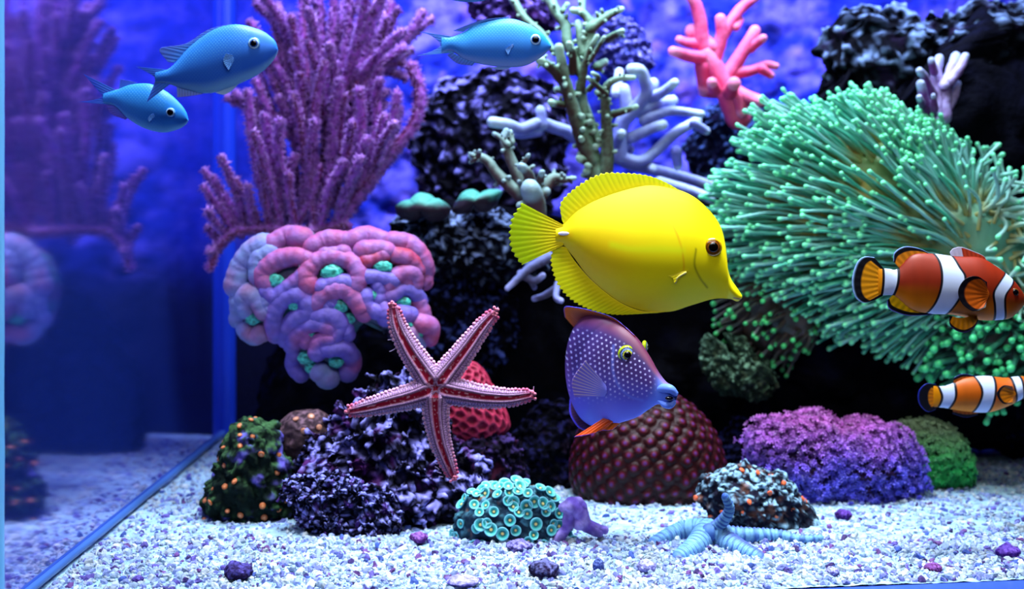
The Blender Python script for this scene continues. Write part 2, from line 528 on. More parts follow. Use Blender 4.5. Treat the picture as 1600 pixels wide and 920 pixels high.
# --- mossy rock
mossy = rock([(1090, 545), (1105, 515), (1130, 520), (1145, 555), (1180, 552), (1210, 570), (1215, 600), (1200, 625), (1150, 618), (1110, 600)],
     0.745, 36, 'mossy green brown rock hanging below the left side of the anemone', ((40, 58, 44), (120, 160, 130), (84, 96, 70)), 1.0, 81, name='mossy_rock')
rock([(1275, 640), (1290, 595), (1320, 588), (1350, 592), (1385, 610), (1390, 650), (1340, 670), (1290, 672)],
     0.80, 30, 'violet lumpy coral rock behind the purple pulsing coral', ((90, 70, 190), (150, 120, 240), (120, 90, 210)), 0.8, 91, name='violet_rock')
rock([(1005, 500), (1030, 488), (1060, 495), (1062, 540), (1040, 575), (1020, 560)],
     0.80, 18, 'small blue violet rock lit between the two tangs', ((60, 64, 190), (120, 130, 250), (80, 80, 210)), 1.0, 95)
rock([(1530, 600), (1600, 590), (1680, 600), (1700, 690), (1640, 715), (1560, 705), (1520, 660)],
     0.80, 50, 'near black rock low behind the lower clownfish', ((6, 6, 16), (24, 28, 70), (10, 10, 26)), 0.9, 97)

# --- foreground rocks
greenrock = rock([(316, 780), (330, 735), (350, 690), (370, 655), (400, 648), (430, 660), (450, 700), (470, 760), (450, 810), (410, 835), (350, 835), (318, 815)],
     0.665, 60, '', ((16, 26, 24), (62, 96, 60), (104, 90, 190)), 0.8, 101, 1.0, parent=thing('green_zoanthid_rock', 'mossy green rock dotted with orange polyps at the left end of the reef', 'rock', PW(385, 835, 0.665)))
brown = rock([(428, 690), (440, 655), (470, 640), (505, 642), (525, 665), (520, 700), (490, 725), (450, 730)],
     0.675, 36, '', ((60, 44, 52), (128, 96, 110), (96, 70, 70)), 0.35, 111, 1.0, sub=5, parent=thing('brown_coral', 'smooth brown coral mound wedged behind the green rock', 'coral', PW(475, 730, 0.675)), part='mound')
central = rock([(440, 770), (450, 710), (500, 660), (545, 640), (590, 580), (650, 575), (680, 640), (720, 690), (760, 740), (790, 800), (740, 830), (640, 845), (560, 848), (500, 835), (455, 810)],
     0.665, 75, 'craggy lavender speckled black rock under the starfish', ((8, 6, 18), (150, 145, 235), (90, 40, 110)), 1.25, 121, 1.35, sub=7, c=(600, 740), name='craggy_rock')
front_low = rock([(430, 770), (450, 745), (500, 735), (560, 745), (610, 770), (635, 810), (625, 845), (560, 850), (500, 835), (450, 800)],
     0.632, 36, 'low pitted lavender rock in front of the craggy rock', ((10, 8, 24), (150, 150, 240), (100, 60, 150)), 1.2, 131, 1.4, sub=7, name='pitted_rock')
rock([(690, 690), (740, 670), (800, 680), (820, 730), (830, 790), (790, 810), (730, 800), (690, 760)],
     0.70, 40, 'dark maroon rock below the red honeycomb coral', ((10, 6, 16), (70, 50, 110), (60, 18, 40)), 1.0, 141, 1.4)

# ------------------------------------------------------------------ dotted corals
def dome_cells(b, n, seed):
    k = np.arange(n) + 0.5
    ph = np.arccos(1 - 2 * k / n); th = math.pi * (1 + 5 ** 0.5) * k
    r = np.random.default_rng(seed)
    D = np.stack([np.cos(th) * np.sin(ph), np.sin(th) * np.sin(ph), np.cos(ph)], 1) + r.normal(0, 0.25 / math.sqrt(n), (n, 3))
    D /= np.linalg.norm(D, axis=1, keepdims=True)
    d1 = np.full(len(b.D), 9.0); d2 = np.full(len(b.D), 9.0)
    for i in range(0, len(b.D), 4000):
        q = np.linalg.norm(b.D[i:i + 4000, None] - D[None], axis=2)
        q.partition(1, axis=1)
        d1[i:i + 4000] = q[:, 0]; d2[i:i + 4000] = q[:, 1]
    cell = math.sqrt(4 * math.pi / n)
    return d1 / cell, d2 / cell, D

def add_dots(b, thing_o, name, n, r_px, mat, c_out, c_in, seed, mind, front=-0.15, kind=None, zmin=None, lift=0.0):
    idx = scatter(b, n, seed, front, mind, zmin)
    Vs, Fs = ico(2)
    first = None
    for i in idx:
        r = mm(r_px, b.Y) * (0.8 + 0.4 * random.random())
        Fm = frame_of(b.N[i] + np.random.default_rng(int(i)).normal(0, 0.15, 3))
        if first is None:
            d = np.hypot(Vs[:, 0], Vs[:, 1])
            V = Vs * np.array([1, 1, 0.45])
            V[:, 2] -= 0.35 * np.exp(-(d / 0.35) ** 2) * (Vs[:, 2] > 0)
            C = mix(lin(c_in), lin(c_out), sst(0.25, 0.6, d))
            first = mesh(name, V + root_loc(thing_o), Fs, mat, thing_o, C=C)
            o = first
        else:
            o = first.copy(); COL.objects.link(o); o.parent = thing_o
        import mathutils
        M3 = mathutils.Matrix(Fm.tolist()).to_4x4()
        loc = b.V[i] - root_loc(thing_o) + b.N[i] * lift
        o.matrix_basis = mathutils.Matrix.Translation(loc.tolist()) @ M3 @ mathutils.Matrix.Diagonal((r, r, r, 1))

random.seed(4)
add_dots(greenrock, greenrock.obj.parent, 'polyp', 34, 4.5, M_soft, (190, 96, 44), (250, 170, 110), 3, 0.0055)
add_dots(brown, brown.obj.parent, 'polyp', 9, 5, M_soft, (190, 120, 90), (220, 170, 150), 5, 0.008)

# dark red coral dome
t_red = thing('dark_red_coral', 'large dark maroon coral dome with violet polyp dots standing on the sand', 'coral', PW(1000, 812, 0.70))
b = Blob([(893, 760), (898, 690), (930, 640), (990, 615), (1050, 615), (1100, 650), (1128, 700), (1132, 760), (1090, 805), (1010, 815), (930, 812)], 0.715, 95, (1012, 720), 7)
d1, d2, D = dome_cells(b, 420, 2)
b.push(b.size * (0.018 * np.exp(-(d1 / 0.30) ** 2) - 0.02 * sst(0.35, 0.6, d1)))
C = mix(lin((210, 30, 60)), lin((84, 2, 14)), sst(0.08, 0.36, d1))
C = mix(C, lin((170, 100, 225)), 1 - sst(0.06, 0.20, d1))
mesh('dome', b.V, b.F, M_coral, t_red, C=C * 0.22)

# bright red honeycomb coral behind the starfish
t_hc = thing('red_honeycomb_coral', 'red honeycomb coral ball just behind the starfish', 'coral', PW(730, 690, 0.70))
b = Blob([(640, 630), (655, 590), (700, 568), (745, 570), (765, 600), (785, 635), (795, 665), (770, 690), (720, 695), (670, 685), (645, 665)], 0.705, 40, (715, 630), 6)
d1, d2, D = dome_cells(b, 320, 3)
e = d2 - d1
b.push(b.size * 0.045 * (1 - sst(0.05, 0.45, e)) - b.size * 0.05 * (1 - sst(0, .3, d1)))
C = mix(lin((210, 60, 95)), lin((130, 16, 50)), sst(0.05, 0.4, e))
mesh('dome', b.V, b.F, M_coral, t_hc, C=C)

# ------------------------------------------------------------------ zoanthid mound in front
t_z = thing('zoanthid_mound', 'small mound of turquoise ringed polyps on the sand in the centre', 'coral', PW(800, 850, 0.605))
zb = rock([(708, 850), (712, 800), (730, 772), (770, 757), (820, 755), (860, 770), (885, 800), (900, 840), (860, 858), (780, 862), (730, 862)], 0.625, 50, '', ((40, 60, 80), (90, 150, 165), (150, 100, 60)), 0.5, 151, 1.0, parent=t_z, part='mound', c=(800, 820))
def ring_polyp(parent):
    n = 24
    rr = np.array([0.0, 0.15, 0.3, 0.5, 0.72, 0.9, 1.0, 0.95, 0.7]); zz = np.array([0.10, 0.16, 0.02, 0.05, 0.22, 0.34, 0.26, 0.02, -0.5])
    cc = [(250, 210, 120), (240, 220, 130), (20, 110, 110), (40, 170, 160), (80, 215, 205), (150, 225, 232), (70, 170, 195), (40, 110, 130), (40, 90, 100)]
    a = np.linspace(0, 2 * math.pi, n, endpoint=False)
    R, A_ = np.meshgrid(rr, a, indexing='ij'); Z = np.repeat(zz[:, None], n, 1)
    w_ = 1 + 0.06 * np.sin(A_ * 12) * (R > 0.8)
    V = np.stack([R * np.cos(A_) * w_, R * np.sin(A_) * w_, Z], -1).reshape(-1, 3)
    C = np.repeat(np.array([lin(c) for c in cc]), n, 0)
    return mesh('polyp', V + root_loc(parent), grid_faces(len(rr), n, False, True), M_soft, parent, C=C)
import mathutils
idx = scatter(zb, 100, 5, -0.05, 0.0031)
proto = None
for k, i in enumerate(idx):
    o = ring_polyp(t_z) if proto is None else proto.copy()
    if proto is None: proto = o
    else:
        COL.objects.link(o); o.parent = t_z
    r = mm(7.5 + 3.5 * random.random(), 0.61)
    o.matrix_basis = mathutils.Matrix.Translation((zb.V[i] + zb.N[i] * 0.0008 - root_loc(t_z)).tolist()) @ mathutils.Matrix((frame_of(zb.N[i] + np.array([0, -0.3, 0.1]))).tolist()).to_4x4() @ mathutils.Matrix.Diagonal((r, r, r, 1))

# lavender branching rubble right of the mound
A = Acc()
for pts, r0, r1 in (([(895, 790), (905, 800), (915, 818), (935, 830)], 15, 9), ([(890, 800), (885, 825), (870, 845), (850, 853)], 11, 6), ([(880, 792), (900, 785), (908, 792)], 8, 10), ([(905, 815), (925, 822), (945, 828)], 12, 6)):
    P = np.array([list(p) + [0.612] for p in pts])
    Q = smooth_curve(P, 26)
    W3 = PW(Q[:, 0], Q[:, 1], Q[:, 2])
    V_, F_, U_, A_, N_ = tube(W3, mm(np.linspace(r0, r1, 26), 0.61), 16)
    h = fbm(V_ * 160, 3, 4)
    V_ = V_ + N_ * (0.002 * h)[:, None]
    A.add(V_, F_, mix(lin((120, 90, 190)), lin((185, 160, 235)), sst(-0.2, 0.3, h)))
o = A.build('coral_fragment', M_rock); tag(o, 'knobbly lavender coral fragment lying right of the turquoise polyp mound', 'coral')

# ------------------------------------------------------------------ small rock with orange polyps
t_o = thing('orange_polyp_rock', 'small rounded pale crusted rock with orange polyps on the sand before the purple coral', 'rock', PW(1190, 850, 0.63))
ob = rock([(1086, 770), (1095, 742), (1130, 728), (1180, 725), (1225, 740), (1260, 775), (1285, 820), (1285, 845), (1230, 852), (1170, 845), (1130, 820), (1095, 800)], 0.65, 50, '', ((26, 24, 40), (150, 190, 215), (110, 72, 60)), 0.8, 161, 1.2, parent=t_o, c=(1180, 790))
add_dots(ob, t_o, 'polyp', 26, 4.2, M_soft, (225, 90, 50), (255, 150, 90), 8, 0.0065)

# ------------------------------------------------------------------ feathery clumps
def clump(b, thing_o, name, n, seed, hlen, colf, petals=6, zmin=-0.8, r_px=4.0):
    r = np.random.default_rng(seed)
    b.renorm()
    cand = np.where(b.N[:, 1] < 0.25)[0]
    idx = r.choice(cand, min(n, len(cand)), replace=False)
    A = Acc()
    base = b.V[idx]; N = b.N[idx] + np.array([0, -0.1, 0.35]) + r.normal(0, 0.35, (len(idx), 3))
    N /= np.linalg.norm(N, axis=1, keepdims=True)
    L = mm(hlen, b.Y) * r.uniform(0.5, 1.3, len(idx))
    tip = base + N * L[:, None]
    px_tip = tip[:, 0] / tip[:, 1] * FPX + 800
    Cc = colf(px_tip, tip, r)
    Vs, Fs = ico(1)
    # heads: tiny star of petals around a bead
    for k in range(petals + 1):
        if k == petals:
            off = np.zeros((len(idx), 3)); s = mm(r_px * 0.42, b.Y)
            d = N
        else:
            a = 2 * math.pi * k / petals
            X_ = np.cross(N, np.array([0.3, 0.9, 0.2])); X_ /= np.linalg.norm(X_, axis=1, keepdims=True)
            Y_ = np.cross(N, X_)
            d = N * 0.45 + X_ * math.cos(a) + Y_ * math.sin(a)
            d /= np.linalg.norm(d, axis=1, keepdims=True)
            s = mm(r_px * 0.30, b.Y)
            off = d * mm(r_px * 0.75, b.Y)
        # stretched octahedra
        o6 = np.array([[1, 0, 0], [-1, 0, 0], [0, 1, 0], [0, -1, 0], [0, 0, 1], [0, 0, -1]], float)
        f8 = np.array([[0, 2, 4], [2, 1, 4], [1, 3, 4], [3, 0, 4], [2, 0, 5], [1, 2, 5], [3, 1, 5], [0, 3, 5]])
        Xa = np.cross(d, np.array([0.11, 0.31, 0.94])); Xa /= np.linalg.norm(Xa, axis=1, keepdims=True)
        Ya = np.cross(d, Xa)
        st = 2.0 if k < petals else 1.0
        V = (tip + off)[:, None] + s * (Xa[:, None] * o6[None, :, 0:1] + Ya[:, None] * o6[None, :, 1:2] + st * d[:, None] * o6[None, :, 2:3])
        F = f8[None] + (np.arange(len(idx)) * 6)[:, None, None]
        A.add(V.reshape(-1, 3), F.reshape(-1, 3), np.repeat(Cc, 6, 0))
    # stalks
    Xa = np.cross(N, np.array([0.11, 0.31, 0.94])); Xa /= np.linalg.norm(Xa, axis=1, keepdims=True); Ya = np.cross(N, Xa)
    w_ = mm(1.1, b.Y)
    ring = [Xa * w_, -0.5 * Xa * w_ + 0.87 * Ya * w_, -0.5 * Xa * w_ - 0.87 * Ya * w_]
    V = np.stack([base + q for q in ring] + [tip + q * 0.7 for q in ring], 1)
    F = np.array([[0, 1, 4, 3], [1, 2, 5, 4], [2, 0, 3, 5]])[None] + (np.arange(len(idx)) * 6)[:, None, None]
    A.add(V.reshape(-1, 3), F.reshape(-1, 4), np.repeat(Cc * 0.75, 6, 0))
    return A.build(name, M_soft, thing_o, smooth=False, kind='stuff')

t_x = thing('purple_pulsing_coral', 'broad fuzzy pink and violet coral mound with countless tiny polyps on the sand', 'coral', PW(1300, 795, 0.70))
xb = Blob([(1165, 700), (1180, 668), (1230, 656), (1275, 655), (1310, 670), (1360, 668), (1405, 680), (1435, 715), (1440, 760), (1400, 785), (1340, 790), (1270, 785), (1210, 760), (1170, 735)], 0.71, 60, (1300, 730), 6)
crag(xb, 0.9, 171, 1.5)
mesh('mound', xb.V, xb.F, M_coral, t_x, C=lin((52, 22, 66)))
def xcol(px, tip, r):
    z = (tip[:, 2] / tip[:, 1]) * -FPX + HOR
    t = np.clip((z - 655) / 100 + 0.25 * (fbm(tip * 40, 2, 5) * 2), 0, 1)
    C = mix(lin((196, 100, 190)), lin((98, 88, 225)), t)
    return C * r.uniform(0.45, 1.2, len(px))[:, None]
clump(xb, t_x, 'polyp_fuzz', 3600, 5, 13, xcol, r_px=5.0)

t_g = thing('green_star_polyps', 'fuzzy green coral tuft at the rear end of the purple coral mound', 'coral', PW(1465, 765, 0.74))
gb = Blob([(1395, 700), (1400, 672), (1440, 664), (1475, 672), (1500, 700), (1512, 735), (1505, 762), (1460, 766), (1430, 755), (1405, 730)], 0.735, 40, (1455, 715), 5)
crag(gb, 0.8, 181)
mesh('mound', gb.V, gb.F, M_coral, t_g, C=lin((20, 44, 34)))
def gcol(px, tip, r):
    z = (tip[:, 2] / tip[:, 1]) * -FPX + HOR
    t = np.clip((z - 670) / 60, 0, 1)
    C = mix(lin((130, 150, 110)), lin((50, 185, 90)), t)
    return C * r.uniform(0.7, 1.2, len(px))[:, None]
clump(gb, t_g, 'polyp_fuzz', 1700, 6, 9, gcol, r_px=4.2)
def mcol(px, tip, r): return mix(lin((60, 90, 70)), lin((110, 130, 110)), r.uniform(0, 1, len(px)))

# ------------------------------------------------------------------ green plate corals on the shelf
for k, (pts, lab) in enumerate(((([(618, 322), (640, 312), (680, 310), (705, 325), (700, 338), (660, 335), (620, 335)]), 'green plate coral on the left end of the crusty shelf'),
                    (([(706, 330), (715, 312), (750, 302), (785, 298), (780, 310), (740, 322), (715, 335)]), 'green plate coral rising towards the small staghorn coral'))):
    b = Blob(pts, 0.735, 40, None, 5)
    b.push(b.size * 0.10 * fbm(b.V * 180, 3, 7 + k))
    up = b.N[:, 2]
    C = mix(lin((40, 26, 40)), lin((88, 170, 150)), sst(0.0, 0.4, b.D[:, 2] + 0.3 * fbm(b.V * 120, 2, 3)))  # dark underside: shade painted in by direction
    t = thing('plate_coral', lab, 'coral', b.V.mean(0), 'green plate corals')
    mesh('plate', b.V, b.F, M_coral, t, C=C)

# ------------------------------------------------------------------ branching corals
def zmap(ox, oy, sc): return lambda x, y: (ox + x / sc, oy + y / sc)
Z3 = zmap(620, 0, 2.876); Z4 = zmap(1000, 0, 3.067); Z7 = zmap(330, 340, 3.285); Z2 = zmap(300, 0, 2.19)

def branch_coral(t, zf, sc, Y, spec, ctop, cbot, ctip, seed, nub=0.0, part='branch', lumps=0.12, upw=0.6, knobs=0.0):
    r = np.random.default_rng(seed)
    for k, s in enumerate(spec):
        pts, r0, r1 = s[0], s[1], s[2]
        dz0, dz1 = (s[3], s[4]) if len(s) > 3 else (0, r.uniform(-0.02, 0.015))
        q = np.array([list(zf(x, y)) for x, y in pts])
        L = np.sum(np.hypot(*np.diff(q, axis=0).T))
        n = int(max(14, L / 3))
        dep = Y + np.linspace(dz0, dz1, len(q))
        Q = smooth_curve(np.column_stack([q, dep]), n)
        P = PW(Q[:, 0], Q[:, 1], Q[:, 2])
        rad = mm(np.linspace(r0, r1, n) / sc, Y)
        V_, F_, U_, A_, N_ = tube(P, rad, 20)
        rm = mm(r1 / sc, Y)
        h = fbm(V_ / rm * 0.7, 3, seed + k)
        l = billow(V_ / rm * 1.1, 2, seed + 50 + k)
        V_ = V_ + N_ * (rm * (lumps * h * 2 + nub * (l - 0.35)))[:, None]
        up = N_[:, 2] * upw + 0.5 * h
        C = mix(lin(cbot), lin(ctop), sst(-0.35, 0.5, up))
        C = mix(C, lin(ctip), 0.8 * sst(0.75, 1.0, U_))
        A = Acc(); A.add(V_, F_, C)
        for _ in range(int(knobs * L / 9)):
            i = int(r.uniform(0.15, 0.98) * (n - 1)); d = r.normal(0, 1, 3); d[2] += 0.5; tdir = P[min(i + 1, n - 1)] - P[max(i - 1, 0)]; tdir /= np.linalg.norm(tdir)
            d -= tdir * d.dot(tdir) * 0.6; d /= np.linalg.norm(d); rk = rad[i] * r.uniform(0.28, 0.45)
            pk = P[i] + d[None] * (rad[i] * np.linspace(0.6, r.uniform(1.35, 1.8), 5))[:, None]
            v2, f2, u2, a2, n2 = tube(pk, rk, 9, False, True)
            A.add(v2, f2, mix(mix(lin(cbot), lin(ctop), sst(-0.35, 0.5, n2[:, 2] * upw)), lin(ctip), 0.6 * sst(0.5, 1, u2)))
        A.build(part, M_coral, t)

t_s = thing('staghorn_coral', 'tall olive green and brown staghorn coral with pale tips behind the yellow fish', 'coral', PW(930, 330, 0.73))
stag = [
 ([(910, 900), (890, 760), (860, 640), (840, 540), (830, 440), (825, 380)], 48, 24),
 ([(826, 400), (845, 290), (870, 220), (900, 165)], 22, 12),
 ([(870, 720), (820, 580), (780, 450), (750, 340), (735, 250), (728, 215)], 40, 22),
 ([(760, 380), (700, 310), (640, 268)], 28, 20, 0, -0.02),
 ([(790, 320), (790, 240), (775, 198)], 22, 15),
 ([(760, 470), (710, 465), (692, 460)], 20, 16), ([(755, 410), (718, 402)], 18, 15),
 ([(925, 900), (945, 700), (942, 560), (936, 450), (945, 385), (1000, 352), (1065, 350)], 40, 12, 0, -0.01),
 ([(945, 520), (1000, 505), (1075, 480)], 20, 13), ([(935, 440), (900, 415)], 20, 14),
 ([(830, 330), (770, 200), (760, 120), (720, 60), (690, 0), (680, -60)], 26, 26, 0, 0.03),
 ([(860, 240), (870, 120), (835, 60), (790, 48)], 30, 17, 0, 0.01), ([(872, 125), (920, 88), (965, 62), (1010, 42)], 28, 15), ([(950, 175), (1012, 140)], 20, 14), ([(745, 50), (765, 20)], 14, 12),
 ([(700, 225), (650, 150), (590, 100), (545, 40), (510, -30)], 17, 20, 0, 0.02),
 ([(840, 240), (825, 160), (815, 105)], 24, 18), ([(832, 60), (830, -30)], 20, 20, 0.02, 0.03),
 ([(885, 730), (820, 712)], 24, 18), ([(900, 620), (860, 500), (850, 470)], 20, 14), ([(870, 270), (930, 170)], 12, 10, -0.01, -0.015),
 ([(900, 300), (935, 280)], 22, 18), ([(865, 400), (905, 350), (880, 330)], 14, 10, -0.01, -0.02), ([(940, 420), (860, 350)], 14, 10, -0.01, -0.02),
]
branch_coral(t_s, Z3, 2.876, 0.73, stag, (126, 165, 135), (66, 34, 30), (190, 225, 200), 5, nub=0.25, knobs=1.0, upw=0.9)
# knobs near the upper tips
t_f = thing('finger_coral', 'pale blue white finger coral reaching out beside the staghorn coral', 'coral', PW(1010, 270, 0.76))
pale = [
 ([(860, 680), (780, 600), (700, 570), (640, 552), (560, 580), (500, 560), (430, 548)], 30, 24, 0, -0.03),
 ([(655, 560), (645, 495)], 25, 22, -0.015, -0.015), ([(640, 590), (560, 605), (510, 595)], 24, 18, -0.01, -0.01),
 ([(970, 690), (1080, 725), (1150, 690), (1250, 600), (1350, 542)], 30, 22), ([(1335, 555), (1390, 588)], 22, 19),
 ([(980, 700), (1050, 740), (1150, 762), (1300, 800), (1430, 838)], 26, 24, 0, 0.03), ([(1180, 815), (1330, 860), (1410, 892)], 24, 22),
 ([(1000, 700), (1010, 560), (1060, 500), (1120, 420), (1110, 350), (1090, 315), (1055, 312)], 36, 26), ([(1120, 440), (1152, 375)], 32, 26),
 ([(1130, 445), (1200, 412), (1248, 372)], 26, 21), ([(1080, 500), (1180, 465), (1238, 452)], 32, 26), ([(1110, 540), (1230, 500), (1368, 512)], 26, 17),
 ([(1050, 620), (1150, 575), (1195, 560)], 28, 24), ([(985, 420), (1000, 325)], 25, 22), ([(1255, 680), (1262, 745)], 26, 22), ([(1005, 650), (1045, 672)], 28, 24), ([(1040, 520), (1020, 400)], 34, 26),
 ([(1150, 760), (1120, 720)], 22, 20), ([(980, 660), (1010, 600)], 22, 20),
]
branch_coral(t_f, Z3, 2.876, 0.775, pale, (190, 205, 250), (120, 120, 205), (215, 235, 255), 15, nub=0.05, lumps=0.06)
t_ss = thing('small_staghorn_coral', 'small branching greenish coral left of the yellow tail fin', 'coral', PW(835, 330, 0.70))
small = [
 ([(615, 1010), (615, 900), (600, 850)], 62, 45), ([(600, 900), (560, 820), (505, 700), (480, 630), (492, 590)], 38, 16), ([(560, 880), (460, 790), (410, 725), (370, 705), (338, 702)], 34, 18),
 ([(500, 650), (470, 620), (438, 602)], 16, 11), ([(600, 830), (590, 780), (560, 748)], 30, 20), ([(560, 745), (592, 698)], 14, 10), ([(650, 870), (700, 800), (755, 808), (798, 800)], 34, 11),
 ([(640, 830), (652, 775)], 20, 14), ([(705, 805), (706, 765)], 12, 8), ([(365, 700), (372, 678)], 14, 9), ([(345, 700), (328, 690)], 12, 9), ([(350, 715), (332, 728)], 12, 9), ([(520, 640), (512, 590)], 12, 10), ([(640, 860), (690, 820), (735, 812)], 34, 20), ([(740, 805), (748, 785)], 9, 7), ([(775, 805), (785, 820)], 9, 7),
]
branch_coral(t_ss, Z3, 2.876, 0.70, small, (125, 150, 140), (80, 50, 56), (160, 190, 200), 25, nub=0.25, knobs=0.8, upw=0.9)
# two broken twigs below the tail of the yellow fish
t_tw = thing('coral_twig', 'blurred pale coral twig below the yellow tail fin', 'coral', PW(840, 420, 0.72))
Zt = zmap(600, 240, 3.833)
branch_coral(t_tw, Zt, 3.833, 0.72, [([(990, 620), (880, 680), (800, 750), (740, 805)], 34, 18), ([(820, 720), (900, 760), (950, 730)], 26, 20), ([(880, 760), (900, 800)], 20, 16), ([(1040, 800), (960, 850), (900, 868)], 24, 18), ([(1040, 780), (1030, 860), (1060, 880)], 22, 18)], (140, 145, 205), (80, 70, 90), (180, 180, 240), 35, nub=0.15)
t_p = thing('pink_finger_coral', 'bright salmon pink finger coral against the blue back wall', 'coral', PW(1130, 170, 0.80))
pink = [
 ([(470, 560), (430, 470), (400, 400), (360, 330), (320, 255)], 62, 42), ([(335, 280), (300, 200), (290, 110), (270, 30), (235, -40)], 36, 28), ([(290, 210), (230, 205), (188, 190)], 30, 20),
 ([(310, 280), (230, 268), (158, 246)], 34, 24, 0, -0.02), ([(340, 230), (250, 150)], 40, 36), ([(360, 280), (392, 170), (385, 90)], 34, 26), ([(395, 170), (450, 85), (485, 40), (560, -20)], 30, 24), ([(460, 130), (482, 95)], 20, 17),
 ([(400, 390), (460, 300), (510, 220), (550, 148)], 40, 28), ([(530, 230), (590, 183)], 25, 20), ([(420, 350), (520, 342), (600, 312), (650, 318)], 32, 18), ([(580, 330), (628, 362)], 24, 18),
 ([(420, 420), (500, 460), (578, 485)], 40, 28, 0, -0.02), ([(360, 430), (345, 395)], 30, 25, -0.01, -0.02), ([(430, 440), (450, 400)], 36, 32, -0.01, -0.02), ([(420, 430), (310, 440)], 46, 30), ([(480, 470), (488, 540)], 34, 26, -0.01, -0.01), ([(300, 320), (310, 420)], 40, 34),
]
branch_coral(t_p, Z4, 3.067, 0.80, pink, (250, 120, 150), (215, 60, 110), (255, 150, 180), 45, nub=0.0, lumps=0.06)
# small lilac coral on the right under the dark rock
t_l = thing('lilac_branch_coral', 'small lilac branching coral sprig above the anemone against black rock', 'coral', PW(1465, 185, 0.70))
Zl = zmap(1250, 0, 3.286)
branch_coral(t_l, Zl, 3.286, 0.735, [([(700, 620), (710, 500), (700, 380), (715, 300)], 42, 24), ([(740, 600), (740, 480), (770, 380), (800, 290)], 40, 26), ([(690, 600), (640, 520), (620, 430)], 34, 22), ([(680, 480), (640, 400), (615, 365)], 26, 20), ([(690, 370), (675, 310)], 22, 18), ([(770, 420), (820, 350), (848, 290)], 28, 22), ([(740, 440), (760, 400)], 30, 26), ([(730, 600), (790, 500), (810, 430)], 30, 18), ([(640, 560), (612, 500)], 24, 16), ([(690, 560), (685, 490)], 22, 12, -0.01, -0.015)], (205, 190, 240), (110, 50, 120), (200, 215, 250), 55, nub=0.25)

# ------------------------------------------------------------------ purple gorgonian
t_go = thing('purple_gorgonian', 'big bushy pink purple gorgonian with fuzzy upright branches beside the glass corner', 'coral', PW(520, 370, 0.76))
gspec = [([(520, 800), (520, 770), (400, 795), (250, 785), (150, 795), (90, 845), (62, 915)], 26, 15, 0.0, -0.01),
         ([(480, 790), (560, 680), (640, 580), (720, 480), (762, 420), (780, 340), (772, 280), (752, 228)], 26, 24, 0, 0.0)]
def arc(root, tip, bend): 
    a = np.array(root, float); b = np.array(tip, float); m_ = (a + b) / 2; d = b - a
    nrm = np.array([d[1], -d[0]]) * bend
    return [tuple(a), tuple(a * .65 + b * .35 + nrm * .8), tuple(a * .3 + b * .7 + nrm * .8), tuple(b)]
low = [((170, 790), (45, 585)), ((190, 785), (102, 540)), ((150, 795), (42, 640)), ((130, 805), (55, 722)), ((110, 820), (55, 780)), ((230, 780), (150, 620)), ((260, 785), (232, 560)), ((100, 830), (60, 860)), ((200, 785), (75, 610)),((210, 785), (190, 640)),((170, 800), (100, 690))]
mid = [((300, 785), (352, 540)), ((340, 790), (436, 572)), ((420, 780), (408, 480)), ((300, 760), (215, 460)), ((280, 740), (192, 320)), ((500, 760), (578, 548)), ((600, 640), (702, 320)), ((560, 660), (632, 312)), ((540, 680), (572, 312)), ((480, 700), (550, 425)), ((380, 720), (350, 332)), ((430, 640), (455, 215)), ((470, 620), (505, 282)), ((300, 700), (250, 400)), ((330, 680), (300, 420)), ((420, 760), (480, 480)), ((440, 780), (520, 560)), ((360, 780), (330, 600)), ((620, 600), (690, 430)), ((640, 590), (660, 400)), ((380, 700), (420, 420)), ((520, 700), (600, 480))]
up = [((560, 330), (790, 48)), ((580, 260), (720, 112)), ((600, 240), (722, 168)), ((600, 230), (724, 216)), ((540, 330), (682, 15)), ((520, 300), (650, -10)), ((500, 330), (595, -20)), ((480, 340), (540, -30)), ((450, 360), (485, -30)), ((420, 350), (432, -30)), ((400, 340), (380, -30)), ((380, 260), (340, 60)), ((360, 140), (258, 28)), ((340, 330), (200, 80)), ((330, 130), (228, -30)), ((360, 360), (300, 130)), ((340, 420), (250, 200)), ((320, 460), (220, 280)), ((430, 420), (350, 180)), ((450, 400), (400, 150)), ((480, 420), (470, 160)), ((500, 440), (560, 180)), ((520, 460), (610, 220)), ((300, 400), (150, 320)), ((540, 500), (640, 240)), ((410, 560), (370, 260)), ((500, 560), (520, 330)), ((350, 300), (290, 20)), ((600, 400), (640, 280)), ((430, 300), (400, 40)), ((550, 260), (620, 60))]
r = np.random.default_rng(12)
for (a, b_) in low: gspec.append((arc(a, b_, r.uniform(-0.06, 0.14)), 15, 13, -0.0, r.uniform(-0.03, 0.0)))
for (a, b_) in mid: gspec.append((arc(a, b_, r.uniform(-0.08, 0.08)), 15, 17, 0.0, r.uniform(-0.045, -0.005)))
for (a, b_) in up: gspec.append((arc(a, b_, r.uniform(-0.06, 0.06)), 15, 16, 0.01, r.uniform(-0.02, 0.02)))
for (a, b_) in mid + up + up:
    ja, jb = r.normal(0, 22, 2), r.normal(0, 26, 2)
    gspec.append((arc((a[0] + ja[0], a[1] + ja[1]), (b_[0] + jb[0], b_[1] + abs(jb[1]) + 15), r.uniform(-0.08, 0.08)), 14, 14, 0.02, r.uniform(0.005, 0.04)))
gb_V, gb_N = [], []
